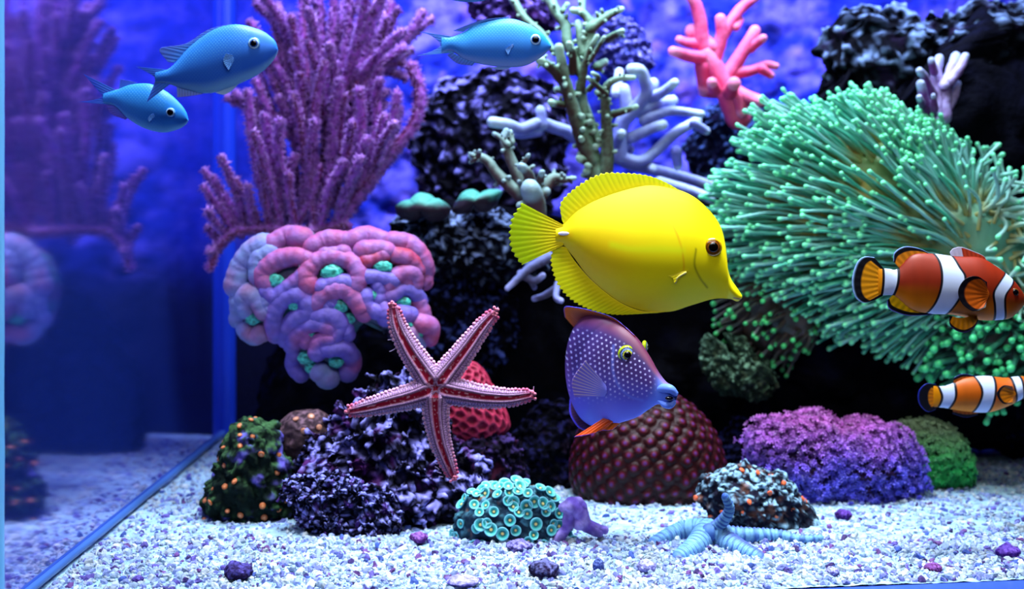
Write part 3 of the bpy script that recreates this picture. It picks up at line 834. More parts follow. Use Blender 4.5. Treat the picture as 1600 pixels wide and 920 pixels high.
for k, (pts, r0, r1, z0, z1) in enumerate(gspec):
    q = np.array([list(Z2(x, y)) for x, y in pts]); Yg = 0.765
    L = np.sum(np.hypot(*np.diff(q, axis=0).T)); n = int(max(14, L / 3.0))
    Q = smooth_curve(np.column_stack([q, Yg + np.linspace(z0, z1, len(q))]), n)
    P = PW(Q[:, 0], Q[:, 1], Q[:, 2])
    rad = mm(np.linspace(r0, r1, n) / 2.19, Yg) * 0.82
    V_, F_, U_, A_, N_ = tube(P, rad, 14)
    h = fbm(V_ * 260, 2, 60 + k)
    V_ = V_ + N_ * (0.0012 * h)[:, None]
    C = mix(lin((96, 26, 96)), lin((176, 90, 196)), sst(-0.15, 0.25, h + 0.1))
    C = mix(C, lin((110, 30, 60)), 0.8 * (1 - sst(0.04, 0.16, np.abs(np.mod(A_ / (2 * math.pi) + 0.13 * k, 1) - 0.5))))
    C = C * (r.uniform(0.75, 1.35) if k < 68 else r.uniform(0.35, 0.7))  # front branches paler, rear copies darkened: depth shade painted into the colour
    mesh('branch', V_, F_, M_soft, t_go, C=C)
    nf = int(len(V_) * 0.75)
    pick = r.choice(len(V_), nf)
    gb_V.append(V_[pick] + r.normal(0, 0.0004, (nf, 3))); gb_N.append(N_[pick])
base = np.concatenate(gb_V); N = np.concatenate(gb_N) + r.normal(0, 0.35, (len(base), 3)); N /= np.linalg.norm(N, axis=1, keepdims=True)
L = 0.0026 * r.uniform(0.5, 1.3, len(base))
Xa = np.cross(N, np.array([0.11, 0.31, 0.94])); Xa /= np.linalg.norm(Xa, axis=1, keepdims=True); Ya = np.cross(N, Xa); w_ = 0.00055
V = np.stack([base + Xa * w_, base - 0.5 * Xa * w_ + 0.87 * Ya * w_, base - 0.5 * Xa * w_ - 0.87 * Ya * w_, base + N * L[:, None]], 1)
F = np.array([[0, 1, 3], [1, 2, 3], [2, 0, 3]])[None] + (np.arange(len(base)) * 4)[:, None, None]
C = mix(lin((150, 80, 185)), lin((215, 150, 230)), r.uniform(0, 1, len(base)))
mesh('polyp_fuzz', V.reshape(-1, 3), F.reshape(-1, 3), M_soft, t_go, C=np.repeat(C, 4, 0), kind='stuff')

# ------------------------------------------------------------------ brain coral
t_b = thing('brain_coral', 'fat pink and lavender brain coral with green valleys below the gorgonian', 'coral', PW(520, 600, 0.70))
outl = [Z7(x, y) for x, y in [(90, 380), (100, 280), (150, 180), (250, 110), (400, 70), (560, 60), (700, 60), (820, 70), (960, 90), (1060, 140), (1110, 230), (1100, 320), (1090, 430), (1100, 520), (1160, 560), (1150, 630), (1090, 680), (1000, 640), (900, 560), (790, 560), (740, 640), (735, 740), (700, 820), (570, 870), (450, 820), (400, 700), (330, 620), (220, 640), (140, 560), (100, 460)]]
bb = Blob(outl, 0.705, 75, Z7(600, 360), 6, 0.8)
bb.V = bb.V * 1.0
bb.push(-bb.size * 0.06 * np.ones(len(bb.V)))
h = fbm(bb.V * 90, 3, 3)
mesh('body', bb.V, bb.F, M_coral, t_b, C=mix(lin((60, 130, 130)), lin((120, 70, 130)), sst(-0.2, 0.3, h)))
PINK, LAVD, PALE, RED, GRN = (190, 92, 150), (120, 100, 205), (140, 160, 215), (190, 56, 80), (60, 190, 170)
tubes = [
 ([(285, 335), (265, 290), (330, 225), (420, 200), (495, 215)], 44, PINK), ([(285, 375), (330, 402), (400, 355), (470, 300)], 38, LAVD),
 ([(500, 345), (490, 290), (540, 225), (630, 205), (720, 230), (758, 290), (745, 345)], 42, PINK), ([(570, 355), (640, 330), (720, 338)], 38, LAVD),
 ([(330, 600), (318, 520), (350, 440), (420, 395), (480, 410), (495, 470), (440, 520), (390, 570), (385, 620)], 42, LAVD),
 ([(540, 440), (590, 385), (680, 365), (740, 415), (785, 490)], 42, PINK), ([(545, 500), (620, 500), (665, 550), (640, 600)], 40, LAVD),
 ([(420, 650), (460, 575), (540, 540), (610, 560)], 42, LAVD), ([(545, 690), (555, 630), (610, 615)], 40, LAVD), ([(600, 665), (680, 668), (722, 730), (700, 790)], 44, LAVD), ([(560, 790), (600, 820)], 50, PALE),
 ([(430, 690), (425, 750), (460, 805)], 38, LAVD), ([(180, 470), (180, 400), (235, 400), (272, 480)], 46, PALE), ([(180, 570), (225, 605), (262, 590)], 44, PALE), ([(145, 420), (140, 520)], 42, PALE),
 ([(135, 345), (160, 250), (215, 180), (270, 150)], 58, PALE), ([(310, 140), (390, 100), (470, 110)], 50, PINK), ([(240, 300), (250, 220), (300, 180)], 46, PALE), ([(520, 150), (600, 120), (690, 120)], 46, PINK),
 ([(720, 120), (800, 95), (880, 115)], 44, PINK), ([(780, 170), (860, 160), (900, 170)], 42, PINK), ([(790, 225), (880, 200)], 34, RED), ([(790, 300), (860, 305), (930, 320)], 36, LAVD),
 ([(910, 345), (965, 290), (1035, 285), (1045, 340)], 38, PINK), ([(930, 120), (1010, 140), (1070, 200), (1100, 270)], 46, PINK), ([(950, 195), (1020, 215), (1060, 270)], 38, RED), ([(1090, 310), (1095, 330)], 40, PINK),
 ([(865, 420), (870, 370), (855, 350)], 32, LAVD), ([(915, 400), (985, 365), (1040, 385), (1070, 430)], 36, LAVD), ([(1060, 430), (1080, 500)], 42, PINK), ([(950, 490), (1020, 500)], 40, LAVD), ([(1070, 540), (1120, 565), (1120, 615)], 44, PINK),
 ([(1000, 580), (1060, 650)], 40, PALE), ([(790, 400), (800, 450), (850, 480)], 38, LAVD), ([(580, 190), (680, 180)], 34, PINK), ([(300, 470), (285, 420)], 36, PALE), ([(700, 600), (680, 560)], 38, LAVD), ([(880, 460), (890, 520)], 36, LAVD), ([(620, 430), (600, 450)], 30, LAVD), ([(490, 640), (500, 580)], 30, LAVD), ([(1050, 340), (1000, 330)], 30, PINK)]
mouths = [(330, 325, 45), (620, 285, 55), (880, 255, 48), (430, 450, 36), (655, 455, 46), (700, 520, 40), (215, 520, 40), (505, 590, 30), (640, 740, 40), (490, 720, 45), (820, 400, 34), (985, 435, 40), (770, 115, 22), (645, 140, 20), (1000, 555, 34), (1060, 600, 28), (520, 770, 40), (310, 300, 30), (480, 250, 30)]
for k, (pts, rz, colr) in enumerate(tubes):
    q = np.array([list(Z7(x, y)) for x, y in pts])
    n = int(max(16, np.sum(np.hypot(*np.diff(q, axis=0).T)) / 1.6))
    Q = smooth_curve(q, n)
    rad = rz / 3.285 * 1.2
    dep = bb.surf(Q[:, 0], Q[:, 1]) - mm(rad * 0.05, 0.7)
    k5 = np.ones(7) / 7; dep = np.convolve(np.pad(dep, 3, mode='edge'), k5, 'valid')
    P = PW(Q[:, 0], Q[:, 1], dep)
    V_, F_, U_, A_, N_ = tube(P, mm(rad, 0.69) * (1 + 0.07 * np.sin(np.linspace(0, 5, n) + k)), 28)
    h = fbm(V_ * 150, 3, 200 + k)
    rid = np.sin(U_ * n * 0.8 + 1.5 * h)
    V_ = V_ + N_ * (0.00014 * rid + 0.0004 * h)[:, None]
    C = mix(lin(colr), lin((150, 130, 220)), 0.5 * sst(-0.1, 0.5, -N_[:, 1] * 0.3 + h))
    C = mix(C, lin((210, 80, 100)), 0.45 * sst(0.0, 0.35, fbm(V_ * 55 + 4, 2, 91)))
    C = mix(C, lin((70, 160, 170)), 0.5 * sst(-0.3, 0.5, N_[:, 1]))
    C = C * (0.88 - 0.08 * (rid > 0.2))[:, None]
    mesh('lobe', V_, F_, M_coral, t_b, C=C)
Vs, Fs = ico(4)
for k, (x, y, rr) in enumerate(mouths):
    px, py = Z7(x, y)
    c0 = PW(px, py, float(bb.surf(px, py)) - 0.002)
    V = Vs * np.array([1, 0.45, 0.75]) * mm(rr / 3.285, 0.69)
    h = fbm(Vs * 2.5 + k, 3, 3)
    V = V * (1 + 0.3 * h[:, None])
    o = mesh('mouth', c0 + V, Fs, M_soft, t_b, C=mix(lin((20, 110, 95)), lin((90, 225, 205)), sst(-0.3, 0.3, h)))

# ------------------------------------------------------------------ green anemones
def tentacles(t, roots, dirs, lens, rads, cf, seed, n_parts=100, bow=0.35):
    """every tentacle: tapered tube with a swollen bright tip; the nearest n_parts are parts of their own, the rest one stuff mesh"""
    r = np.random.default_rng(seed)
    order = np.argsort(roots[:, 1] - 0.0 * lens + dirs[:, 1] * lens)
    A = Acc()
    bows = np.broadcast_to(bow, (len(roots),))
    for j, i in enumerate(order):
        nseg = 10
        s = np.linspace(0, 1, nseg)[:, None]
        side = np.cross(dirs[i], r.normal(0, 1, 3)); side /= np.linalg.norm(side) + 1e-9
        P = roots[i] + dirs[i] * lens[i] * s + side * lens[i] * bows[i] * 0.25 * np.sin(s * math.pi * r.uniform(0.6, 1.3)) + np.array([0, 0, -1]) * lens[i] * 0.10 * s ** 2
        tl = 0.9 - 0.012 / 1
        rad = rads[i] * np.interp(s[:, 0], [0, 0.3, 0.85, 0.93, 1.0], [1.15, 1.0, 0.85, 1.25, 1.55])
        # denser sampling near the tip
        s2 = np.array([0, 0.15, 0.3, 0.45, 0.6, 0.72, 0.82, 0.9, 0.955, 1.0])
        P = np.stack([np.interp(s2, s[:, 0], P[:, c]) for c in range(3)], 1)
        L_ = lens[i]; bulb = min(0.3, 3.0 * rads[i] / L_)
        rad = rads[i] * np.interp(s2, [0, 0.4, 1 - bulb, 1 - bulb * 0.4, 1.0], [1.2, 1.0, 0.85, 1.15, 1.35])
        V_, F_, U_, A_, N_ = tube(P, rad, 8, False, True)
        C = cf(U_, i, bulb)
        if j < n_parts: mesh('tentacle', V_, F_, M_tent, t, C=C)
        else: A.add(V_, F_, C)
    if A.n: A.build('tentacle_mass', M_tent, t, kind='stuff')

t_a = thing('green_anemone', 'large mint green long tentacled anemone with glowing knobbed tips behind the upper clownfish', 'anemone', PW(1400, 480, 0.74))
aout = [(1195, 340), (1210, 290), (1240, 245), (1285, 205), (1335, 225), (1395, 212), (1440, 250), (1500, 300), (1580, 345), (1660, 360), (1640, 450), (1540, 480), (1420, 480), (1330, 450), (1260, 425), (1210, 390)]
ab = Blob(aout, 0.745, 85, (1400, 330), 6)
n1 = fbm(ab.V * 30, 3, 4)
ab.push(ab.size * 0.10 * n1)
C = mix(lin((214, 150, 50)), lin((130, 160, 90)), sst(-0.2, 0.2, n1))
C = mix(C, lin((120, 190, 160)), sst(0.15, 0.22, ab.V[:, 0] / ab.V[:, 1]*0.5))
mesh('body', ab.V, ab.F, M_soft, t_a, C=C)
r = np.random.default_rng(33)
cand = np.where(ab.N[:, 1] < 0.35)[0]
cpx = ab.V[cand, 0] / ab.V[cand, 1] * FPX + 800
cand = cand[(fbm(ab.V[cand] * 26, 2, 90) < 0.10) | (cpx > 1440) | (ab.N[cand, 2] < 0.1)]
pick = r.choice(cand, 1600, replace=False)
roots = ab.V[pick]; Nn = ab.N[pick]
px = roots[:, 0] / roots[:, 1] * FPX + 800; py = HOR - roots[:, 2] / roots[:, 1] * FPX
fx, fy = px - 1570, -(py - 440)
fl = np.hypot(fx, fy) + 1e-6
flow = np.stack([fx / fl, np.zeros_like(fx), fy / fl], 1)
right = sst(1500, 1570, px)
flow = mix(flow, np.array([0.75, -0.2, -0.55]), right * 0.9)
flow = flow + 0.28 * np.stack([fbm(roots * 22, 2, 61), fbm(roots * 22, 2, 62), fbm(roots * 22, 2, 63)], 1)
dirs = flow * 1.0 + Nn * 0.24 + r.normal(0, 0.045, roots.shape) + np.array([-0.12, -0.05, 0.0])
dirs = mix(dirs, dirs + r.normal(0, 0.5, dirs.shape), right * 0.8)
dirs /= np.linalg.norm(dirs, axis=1, keepdims=True)
lens = mm(r.uniform(70, 120, len(pick)), 0.72) * (1 - 0.45 * right)
# clip those whose tips would leave the outline too far
tip = roots + dirs * lens[:, None]
rads = mm(r.uniform(2.3, 3.3, len(pick)), 0.72)
gmix = r.uniform(0, 1, len(pick))
palev = np.clip(sst(320, 200, py) * sst(-0.15, 0.15, fbm(roots * 18 + 3, 2, 70)) + right, 0, 1)  # whitish upper band: highlights painted into the tentacle colour
def acf(U_, i, bulb):
    b0 = mix(mix(lin((56, 178, 138)), lin((150, 222, 210)), gmix[i]), lin((205, 240, 220)), 0.6 * palev[i])
    root = lin((170, 160, 84))
    tipc = lin((130, 255, 185))
    C = mix(root, b0, sst(0.0, 0.35, U_))
    return mix(C, tipc, sst(1 - bulb * 0.9, 1 - bulb * 0.3, U_))
tentacles(t_a, roots, dirs, lens, rads, acf, 3, 60, 0.25 + 1.6 * right)

# lower clump on the right
t_a2 = t_a
ab2 = Blob([(1470, 520), (1500, 485), (1560, 475), (1640, 480), (1670, 540), (1640, 590), (1570, 600), (1500, 575)], 0.735, 40, (1560, 535), 5)
ab2.push(ab2.size * 0.15 * fbm(ab2.V * 60, 2, 4))
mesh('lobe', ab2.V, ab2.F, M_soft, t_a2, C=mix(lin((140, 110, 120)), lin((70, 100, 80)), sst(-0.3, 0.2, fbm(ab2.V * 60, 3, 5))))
cand = np.where(ab2.N[:, 1] < 0.2)[0]
pick = r.choice(cand, 240, replace=False)
roots2 = ab2.V[pick]; Nn = ab2.N[pick]
px = roots2[:, 0] / roots2[:, 1] * FPX + 800
dirs2 = Nn * 0.6 + np.array([-0.55, -0.1, 0.05]) + r.normal(0, 0.30, roots2.shape)
dirs2 /= np.linalg.norm(dirs2, axis=1, keepdims=True)
gmix2 = r.uniform(0, 1, len(pick))
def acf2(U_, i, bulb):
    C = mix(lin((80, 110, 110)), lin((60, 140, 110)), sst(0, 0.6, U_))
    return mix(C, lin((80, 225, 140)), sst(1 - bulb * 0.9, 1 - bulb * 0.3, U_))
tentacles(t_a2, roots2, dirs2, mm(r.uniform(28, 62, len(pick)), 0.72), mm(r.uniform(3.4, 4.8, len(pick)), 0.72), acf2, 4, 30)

# shaded lower left lobe
t_a3 = t_a
ab3 = Blob([(1140, 430), (1170, 400), (1250, 400), (1285, 450), (1275, 520), (1235, 555), (1180, 545), (1150, 490)], 0.755, 50, (1215, 475), 5)
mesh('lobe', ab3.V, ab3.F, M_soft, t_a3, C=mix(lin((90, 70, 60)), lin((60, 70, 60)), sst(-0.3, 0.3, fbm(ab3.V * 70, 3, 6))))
cand = np.where(ab3.N[:, 1] < 0.0)[0]
pick = r.choice(cand, 95, replace=False)
roots3 = ab3.V[pick]; Nn = ab3.N[pick]
dirs3 = Nn * 0.5 + np.array([-0.7, -0.1, -0.25]) + r.normal(0, 0.15, roots3.shape); dirs3 /= np.linalg.norm(dirs3, axis=1, keepdims=True)
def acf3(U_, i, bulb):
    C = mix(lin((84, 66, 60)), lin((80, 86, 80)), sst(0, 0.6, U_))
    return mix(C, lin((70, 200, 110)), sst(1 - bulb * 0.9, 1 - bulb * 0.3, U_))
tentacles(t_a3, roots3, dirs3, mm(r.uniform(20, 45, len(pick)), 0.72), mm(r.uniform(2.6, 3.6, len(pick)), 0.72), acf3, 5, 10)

# ------------------------------------------------------------------ fish
def rs(pts, n):
    return smooth_curve(np.array(pts, float), n)

class Fish:
    pw = 1.24
    def __init__(s, name, label, top, bot, thick, Y, group=None, cat='fish'):
        s.top = rs(top, 200); s.bot = rs(bot, 200)
        s.x0, s.x1 = max(s.top[0, 0], s.bot[0, 0]), min(s.top[-1, 0], s.bot[-1, 0])
        s.th = np.array(thick, float); s.Y = Y
        c = np.array(top + bot).mean(0)
        s.t = thing(name, label, cat, PW(c[0], c[1], Y), group)
    def sec(s, x):
        zt = np.interp(x, s.top[:, 0], s.top[:, 1]); zb = np.interp(x, s.bot[:, 0], s.bot[:, 1])
        th = smooth_curve(s.th, 120)
        return zt, zb, np.interp(x, th[:, 0], th[:, 1])
    def off(s, px, py):            # px of body half thickness under this pixel
        zt, zb, w = s.sec(px)
        v = np.clip((py - (zt + zb) / 2) / (np.maximum(zb - zt, 1e-3) / 2), -1, 1)
        return w * (1 - np.abs(v) ** 2) ** (s.pw / 2)
    def body(s, colf, nx=260, nr=120, mat=None, disp=None):
        a = np.linspace(0, math.pi, nx)
        x = s.x0 + (s.x1 - s.x0) * (1 - np.cos(a)) / 2 * 0.6 + (s.x1 - s.x0) * np.linspace(0, 1, nx) * 0.4
        x = np.concatenate([x[:1], x, x[-1:]]); nx += 2
        zt, zb, w = s.sec(x)
        e = np.ones(nx); e[0] = e[-1] = 0.01; mid = (zt + zb) / 2
        zt, zb, w = mid + (zt - mid) * e, mid + (zb - mid) * e, w * e
        ph = np.linspace(0, 2 * math.pi, nr, endpoint=False)
        v = np.sin(ph)[None]; c = np.cos(ph)[None]
        py = (zt + zb)[:, None] / 2 + (zb - zt)[:, None] / 2 * v
        yo = -np.sign(c) * np.abs(c) ** s.pw * w[:, None]
        PX = np.repeat(x[:, None], nr, 1)
        if disp is not None: yo = yo + np.sign(yo) * disp(PX, py)
        Yd = s.Y + mm(yo, s.Y)
        V = np.stack([(PX - 800) * s.Y / FPX, Yd, (HOR - py) * s.Y / FPX], -1).reshape(-1, 3)
        C = colf(PX.ravel(), py.ravel())
        return mesh('body', V, grid_faces(nx, nr, False, True), mat or M_fish, s.t, C=C)
    def fin(s, name, base, edge, colf, rays=20, yoff=0.0, yend=None, thick=1.6, nu=120, nv=36, mat=None, amp=0.7, parent=None, serr=0.0, pw=1.0):
        B = rs(base, nu); E = rs(edge, nu)
        u = np.linspace(0, 1, nu)[:, None]; v = np.linspace(0, 1, nv)[None] ** pw
        ridge = np.sin(u * rays * 2 * math.pi)
        vv = v * (1 + serr * 0.04 * ridge)
        P = B[:, None] * (1 - vv[..., None]) + E[:, None] * vv[..., None]
        yend = yoff if yend is None else yend
        yo = yoff + (yend - yoff) * v + 0 * u
        th = thick * (1 - 0.75 * v) / 2 + amp * 0.5 * (0.5 + 0.5 * ridge) * np.minimum(1, v * 6) * (1 - 0.5 * v)
        out = []
        for sg in (-1, 1):
            Yd = s.Y + mm(yo + sg * th, s.Y)
            out.append(np.stack([(P[..., 0] - 800) * s.Y / FPX, Yd, (HOR - P[..., 1]) * s.Y / FPX], -1))
        loop = np.concatenate([out[0], out[1][:, ::-1]], 1)      # closed around v
        n2 = loop.shape[1]
        Vv_ = np.concatenate([np.repeat(v, nu, 0), np.repeat(v, nu, 0)[:, ::-1]], 1)
        UU = np.repeat(u, n2, 1); PP = np.concatenate([P, P[:, ::-1]], 1)
        C = colf(UU.ravel(), Vv_.ravel(), PP[..., 0].ravel(), PP[..., 1].ravel(), np.repeat(ridge, n2, 1).ravel())
        return mesh(name, loop.reshape(-1, 3), grid_faces(nu, n2, False, True), mat or M_fin, parent or s.t, C=C)
    def eye(s, px, py, r, rings, squash=0.45, name='eye', dy=0.0, sx=1.0):
        """rings: [(radius fraction, colour)...] from outside in; last is the pupil, a sub-part"""
        V0, F0 = ico(4)
        o = float(s.off(px, py))
        c = PW(px, py, s.Y); c[1] = s.Y - mm(o - dy, s.Y)
        V = V0 * mm(r, s.Y) * np.array([sx, squash, 1])
        d = np.hypot(V0[:, 0], V0[:, 2])
        C = np.zeros((len(V0), 3)) + lin(rings[0][1])
        for f, cc in rings[1:-1]: C = mix(C, lin(cc), 1 - sst(f - 0.05, f + 0.02, d))
        e = mesh(name, c + V, F0, M_eye, s.t, C=C)
        f, cc = rings[-1]
        Vp = V0 * mm(r * f, s.Y) * np.array([sx, 0.35, 1]); Vp[:, 1] -= mm(r * squash * 0.92 , s.Y)
        mesh('pupil', c + Vp, F0, M_eye, e, C=lin(cc))
        return e

# yellow tang
tang = Fish('yellow_tang', 'bright lemon yellow disc shaped fish with pointed snout in the middle', 
    [(868, 354), (880, 350), (900, 330), (930, 312), (975, 296), (1020, 288), (1070, 300), (1102, 322), (1125, 352), (1134, 385), (1136, 412), (1142, 435), (1152, 450), (1159, 461)],
    [(868, 380), (880, 383), (895, 400), (920, 432), (960, 466), (1000, 484), (1045, 487), (1080, 477), (1115, 467), (1140, 467), (1152, 471), (1159, 466)],
    [(868, 5), (885, 8), (920, 18), (980, 30), (1040, 33), (1080, 29), (1110, 22), (1135, 13), (1150, 7), (1159, 2)], 0.585)
def tcol(px, py):
    C = np.zeros((len(px), 3)) + lin((250, 226, 0))
    C = mix(C, lin((246, 206, 0)), sst(0, 1, np.exp(-((px - 940) / 60) ** 2 - ((py - 395) / 45) ** 2)))
    C = mix(C, lin((232, 226, 20)), 0.8 * sst(0, 1, np.exp(-((px - 1080) / 55) ** 2 - ((py - 450) / 30) ** 2)))
    # fine lines: gill cover, lateral line, snout
    def line(pts, w, col, k):
        nonlocal C
        Q = smooth_curve(np.array(pts, float), 60)
        m_ = np.full(len(px), 1e9)
        near = (px > Q[:, 0].min() - 8) & (px < Q[:, 0].max() + 8) & (py > Q[:, 1].min() - 8) & (py < Q[:, 1].max() + 8)
        if near.any():
            dd = np.hypot(px[near, None] - Q[None, :, 0], py[near, None] - Q[None, :, 1]).min(1)
            m_[near] = dd
        C = mix(C, lin(col), k * np.exp(-(m_ / w) ** 2))
    line([(1083, 388), (1081, 412), (1090, 432), (1103, 448)], 1.6, (120, 110, 0), 0.75)
    line([(1032, 342), (1046, 350), (1056, 372), (1062, 395), (1064, 420), (1056, 435)], 1.6, (235, 170, 0), 0.7)
    line([(955, 382), (985, 388), (1030, 388), (1060, 390)], 6, (236, 240, 20), 0.7)
    line([(1036, 308), (1060, 312), (1080, 318)], 2.5, (225, 180, 10), 0.5)
    line([(1146, 465), (1156, 467)], 1.2, (150, 60, 90), 0.9)
    line([(875, 368), (890, 367)], 5, (240, 180, 10), 0.6)
    return C
tang.pw = 2.1
tang.body(tcol, 300, 160)
def ycol(c0, c1):
    def f(U_, V_, px, py, rg):
        C = mix(lin(c0), lin(c1), sst(0.0, 0.9, V_))
        return C * (1 - 0.20 * sst(0.2, 0.9, -rg) * sst(0.1, 0.6, V_))[:, None]
    return f
tang.fin('dorsal_fin', [(882, 352), (900, 334), (930, 316), (975, 300), (1020, 292), (1070, 302), (1104, 324)], [(878, 344), (876, 318), (895, 297), (928, 276), (962, 270), (1030, 280), (1112, 331)], ycol((250, 226, 0), (236, 236, 10)), 34, serr=1.0)
tang.fin('anal_fin', [(884, 386), (900, 410), (925, 438), (962, 468), (1000, 485), (1040, 487)], [(866, 382), (861, 410), (874, 448), (905, 476), (955, 491), (1025, 489)], ycol((250, 224, 0), (236, 236, 10)), 30, serr=1.0)
tang.fin('tail_fin', [(880, 351), (882, 360), (882, 372), (880, 383)], [(816, 317), (799, 345), (798, 385), (815, 414)], ycol((246, 214, 0), (200, 232, 0)), 11, thick=5, serr=0.5)
tang.fin('pectoral_fin', [(1062, 428), (1066, 424), (1072, 421)], [(1050, 440), (1046, 432), (1030, 425)], ycol((248, 224, 4), (250, 226, 20)), 6, yoff=-float(tang.off(1065, 425)) - 0.5, yend=-float(tang.off(1050, 430)) - 0.5)
e = tang.eye(1110, 385, 14.5, [(1, (200, 150, 10)), (0.82, (96, 52, 6)), (0.62, (150, 80, 20)), (0.52, (6, 4, 2))])
# white scalpel spine
V0, F0 = ico(3)
c = PW(881, 364.5, 0.585); c[1] -= mm(7.5, 0.585)
mesh('tail_spine', c + V0 * mm(1, 0.585) * np.array([9.5, 2.5, 3.0]), F0, M_eye, tang.t, C=lin((235, 225, 245)))
V0, F0 = ico(3)
Q = smooth_curve(np.array([(1052, 440), (1054, 433), (1060, 428), (1067, 424)], float), 14)
o_ = np.array([float(tang.off(a, b_)) for a, b_ in Q])
P = PW(Q[:, 0], Q[:, 1], 0.585); P[:, 1] = 0.585 - mm(o_ + 1.5, 0.585)
V_, F_, U_, A_, N_ = tube(P, mm(1.5, 0.585), 10)
mesh('fin_base', V_, F_, M_eye, tang.t, C=lin((225, 205, 110)))

# chromis
def chromis(label, top, bot, thick, Y, fins, eye, er, cA, cB, cBelly, seed, pupil=0.5):
    f = Fish('blue_chromis', label, top, bot, thick, Y, 'blue green chromis')
    def colf(px, py):
        zt, zb, w = f.sec(px)
        v = (py - zt) / np.maximum(zb - zt, 1)
        C = mix(lin(cA), lin(cB), sst(0.1, 0.75, v))
        C = mix(C, lin(cBelly), 0.8 * sst(0.78, 1.0, v))
        k = 5.2
        row = np.floor(py / (k * 0.55)); s_ = np.abs(np.mod(px / k + 0.5 * np.mod(row, 2), 1) - 0.5)
        sc = np.maximum(0, 1 - s_ * 4) * np.maximum(0, 1 - 3 * np.abs(np.mod(py / (k * 0.55), 1) - 0.5))
        back = (1 - sst(0.15, 0.6, v)) * (px < eye[0] - er)
        C = mix(C, lin((130, 215, 236)), 0.6 * sc * back + 0.18 * sc * (px < eye[0] - 2 * er) * (v > 0.2))
        return C
    f.body(colf, 300, 220)
    for nm, base, edge, c0, c1 in fins:
        def fc(U_, V_, px, py, rg, c0=c0, c1=c1):
            return mix(lin(c0), lin(c1), V_) * (0.9 + 0.12 * rg)[:, None]
        yo = 0.0; ye = None
        if nm == 'pectoral_fin':
            yo = -float(f.off(*base[1])) + 0.5; ye = -float(f.off(*edge[1])) - 3
        f.fin(nm, base, edge, fc, 9 if nm != 'dorsal_fin' else 16, yoff=yo, yend=ye, mat=M_softfin if nm != 'pectoral_fin' else M_softfin, thick=1.4)
    f.eye(eye[0], eye[1], er, [(1, (90, 160, 235)), (0.86, (190, 225, 255)), (0.70, (40, 90, 190)), (pupil, (3, 3, 12))])
    return f
BF = (70, 130, 235); BF2 = (80, 120, 235)
chromis('largest blue chromis, upper left, nose pointing to the purple gorgonian',
    [(243, 113), (262, 108), (275, 97), (300, 70), (335, 46), (370, 38), (405, 46), (423, 57), (431, 66), (434, 76)],
    [(243, 130), (262, 131), (290, 140), (325, 146), (355, 138), (385, 126), (410, 112), (425, 97), (432, 86), (434, 79)],
    [(243, 3), (275, 9), (320, 15), (370, 18), (405, 16), (425, 10), (434, 4)], 0.528,
    [('tail_fin', [(264, 109), (256, 121), (266, 131)], [(212, 104), (228, 112), (242, 122), (238, 138), (229, 160)], (60, 130, 235), (60, 100, 235)),
     ('dorsal_fin', [(272, 98), (282, 90), (302, 70), (330, 50), (365, 40)], [(262, 97), (250, 76), (290, 68), (326, 46), (362, 37)], (70, 140, 240), (90, 120, 240)),
     ('anal_fin', [(276, 132), (296, 140), (318, 145)], [(277, 152), (296, 150), (316, 147)], (110, 160, 245), (140, 150, 245)),
     ('pelvic_fin', [(352, 138), (365, 134), (374, 130)], [(336, 145), (350, 148), (362, 142)], (150, 200, 250), (180, 210, 250)),
     ('pectoral_fin', [(369, 88), (370, 96), (367, 103)], [(358, 86), (354, 98), (362, 112)], (60, 126, 225), (90, 150, 235))],
    (400.5, 70), 9.5, (30, 116, 216), (40, 100, 220), (130, 190, 240), 1)
chromis('smaller blue chromis swimming just below the largest one, nose down',
    [(162, 146), (185, 139), (205, 132), (235, 131), (262, 144), (282, 162), (291, 175), (294, 186)],
    [(162, 161), (180, 166), (200, 185), (225, 200), (255, 207), (278, 202), (290, 195), (294, 189)],
    [(160, 3), (190, 9), (225, 14), (260, 15), (282, 10), (294, 4)], 0.548,
    [('tail_fin', [(184, 142), (172, 153), (184, 165)], [(130, 115), (148, 136), (159, 150), (146, 156), (122, 159)], BF, (50, 80, 225)),
     ('dorsal_fin', [(186, 141), (198, 135), (212, 132)], [(188, 124), (202, 126), (215, 129)], (60, 120, 235), (60, 90, 225)),
     ('anal_fin', [(182, 165), (190, 175), (200, 184)], [(165, 162), (174, 178), (196, 187)], (90, 110, 230), (110, 90, 220)),
     ('pectoral_fin', [(246, 178), (246, 183), (243, 187)], [(240, 180), (236, 186), (238, 192)], (60, 126, 225), (90, 150, 235))],
    (270.5, 176.5), 7.5, (30, 136, 224), (44, 124, 224), (110, 190, 240), 2, 0.62)
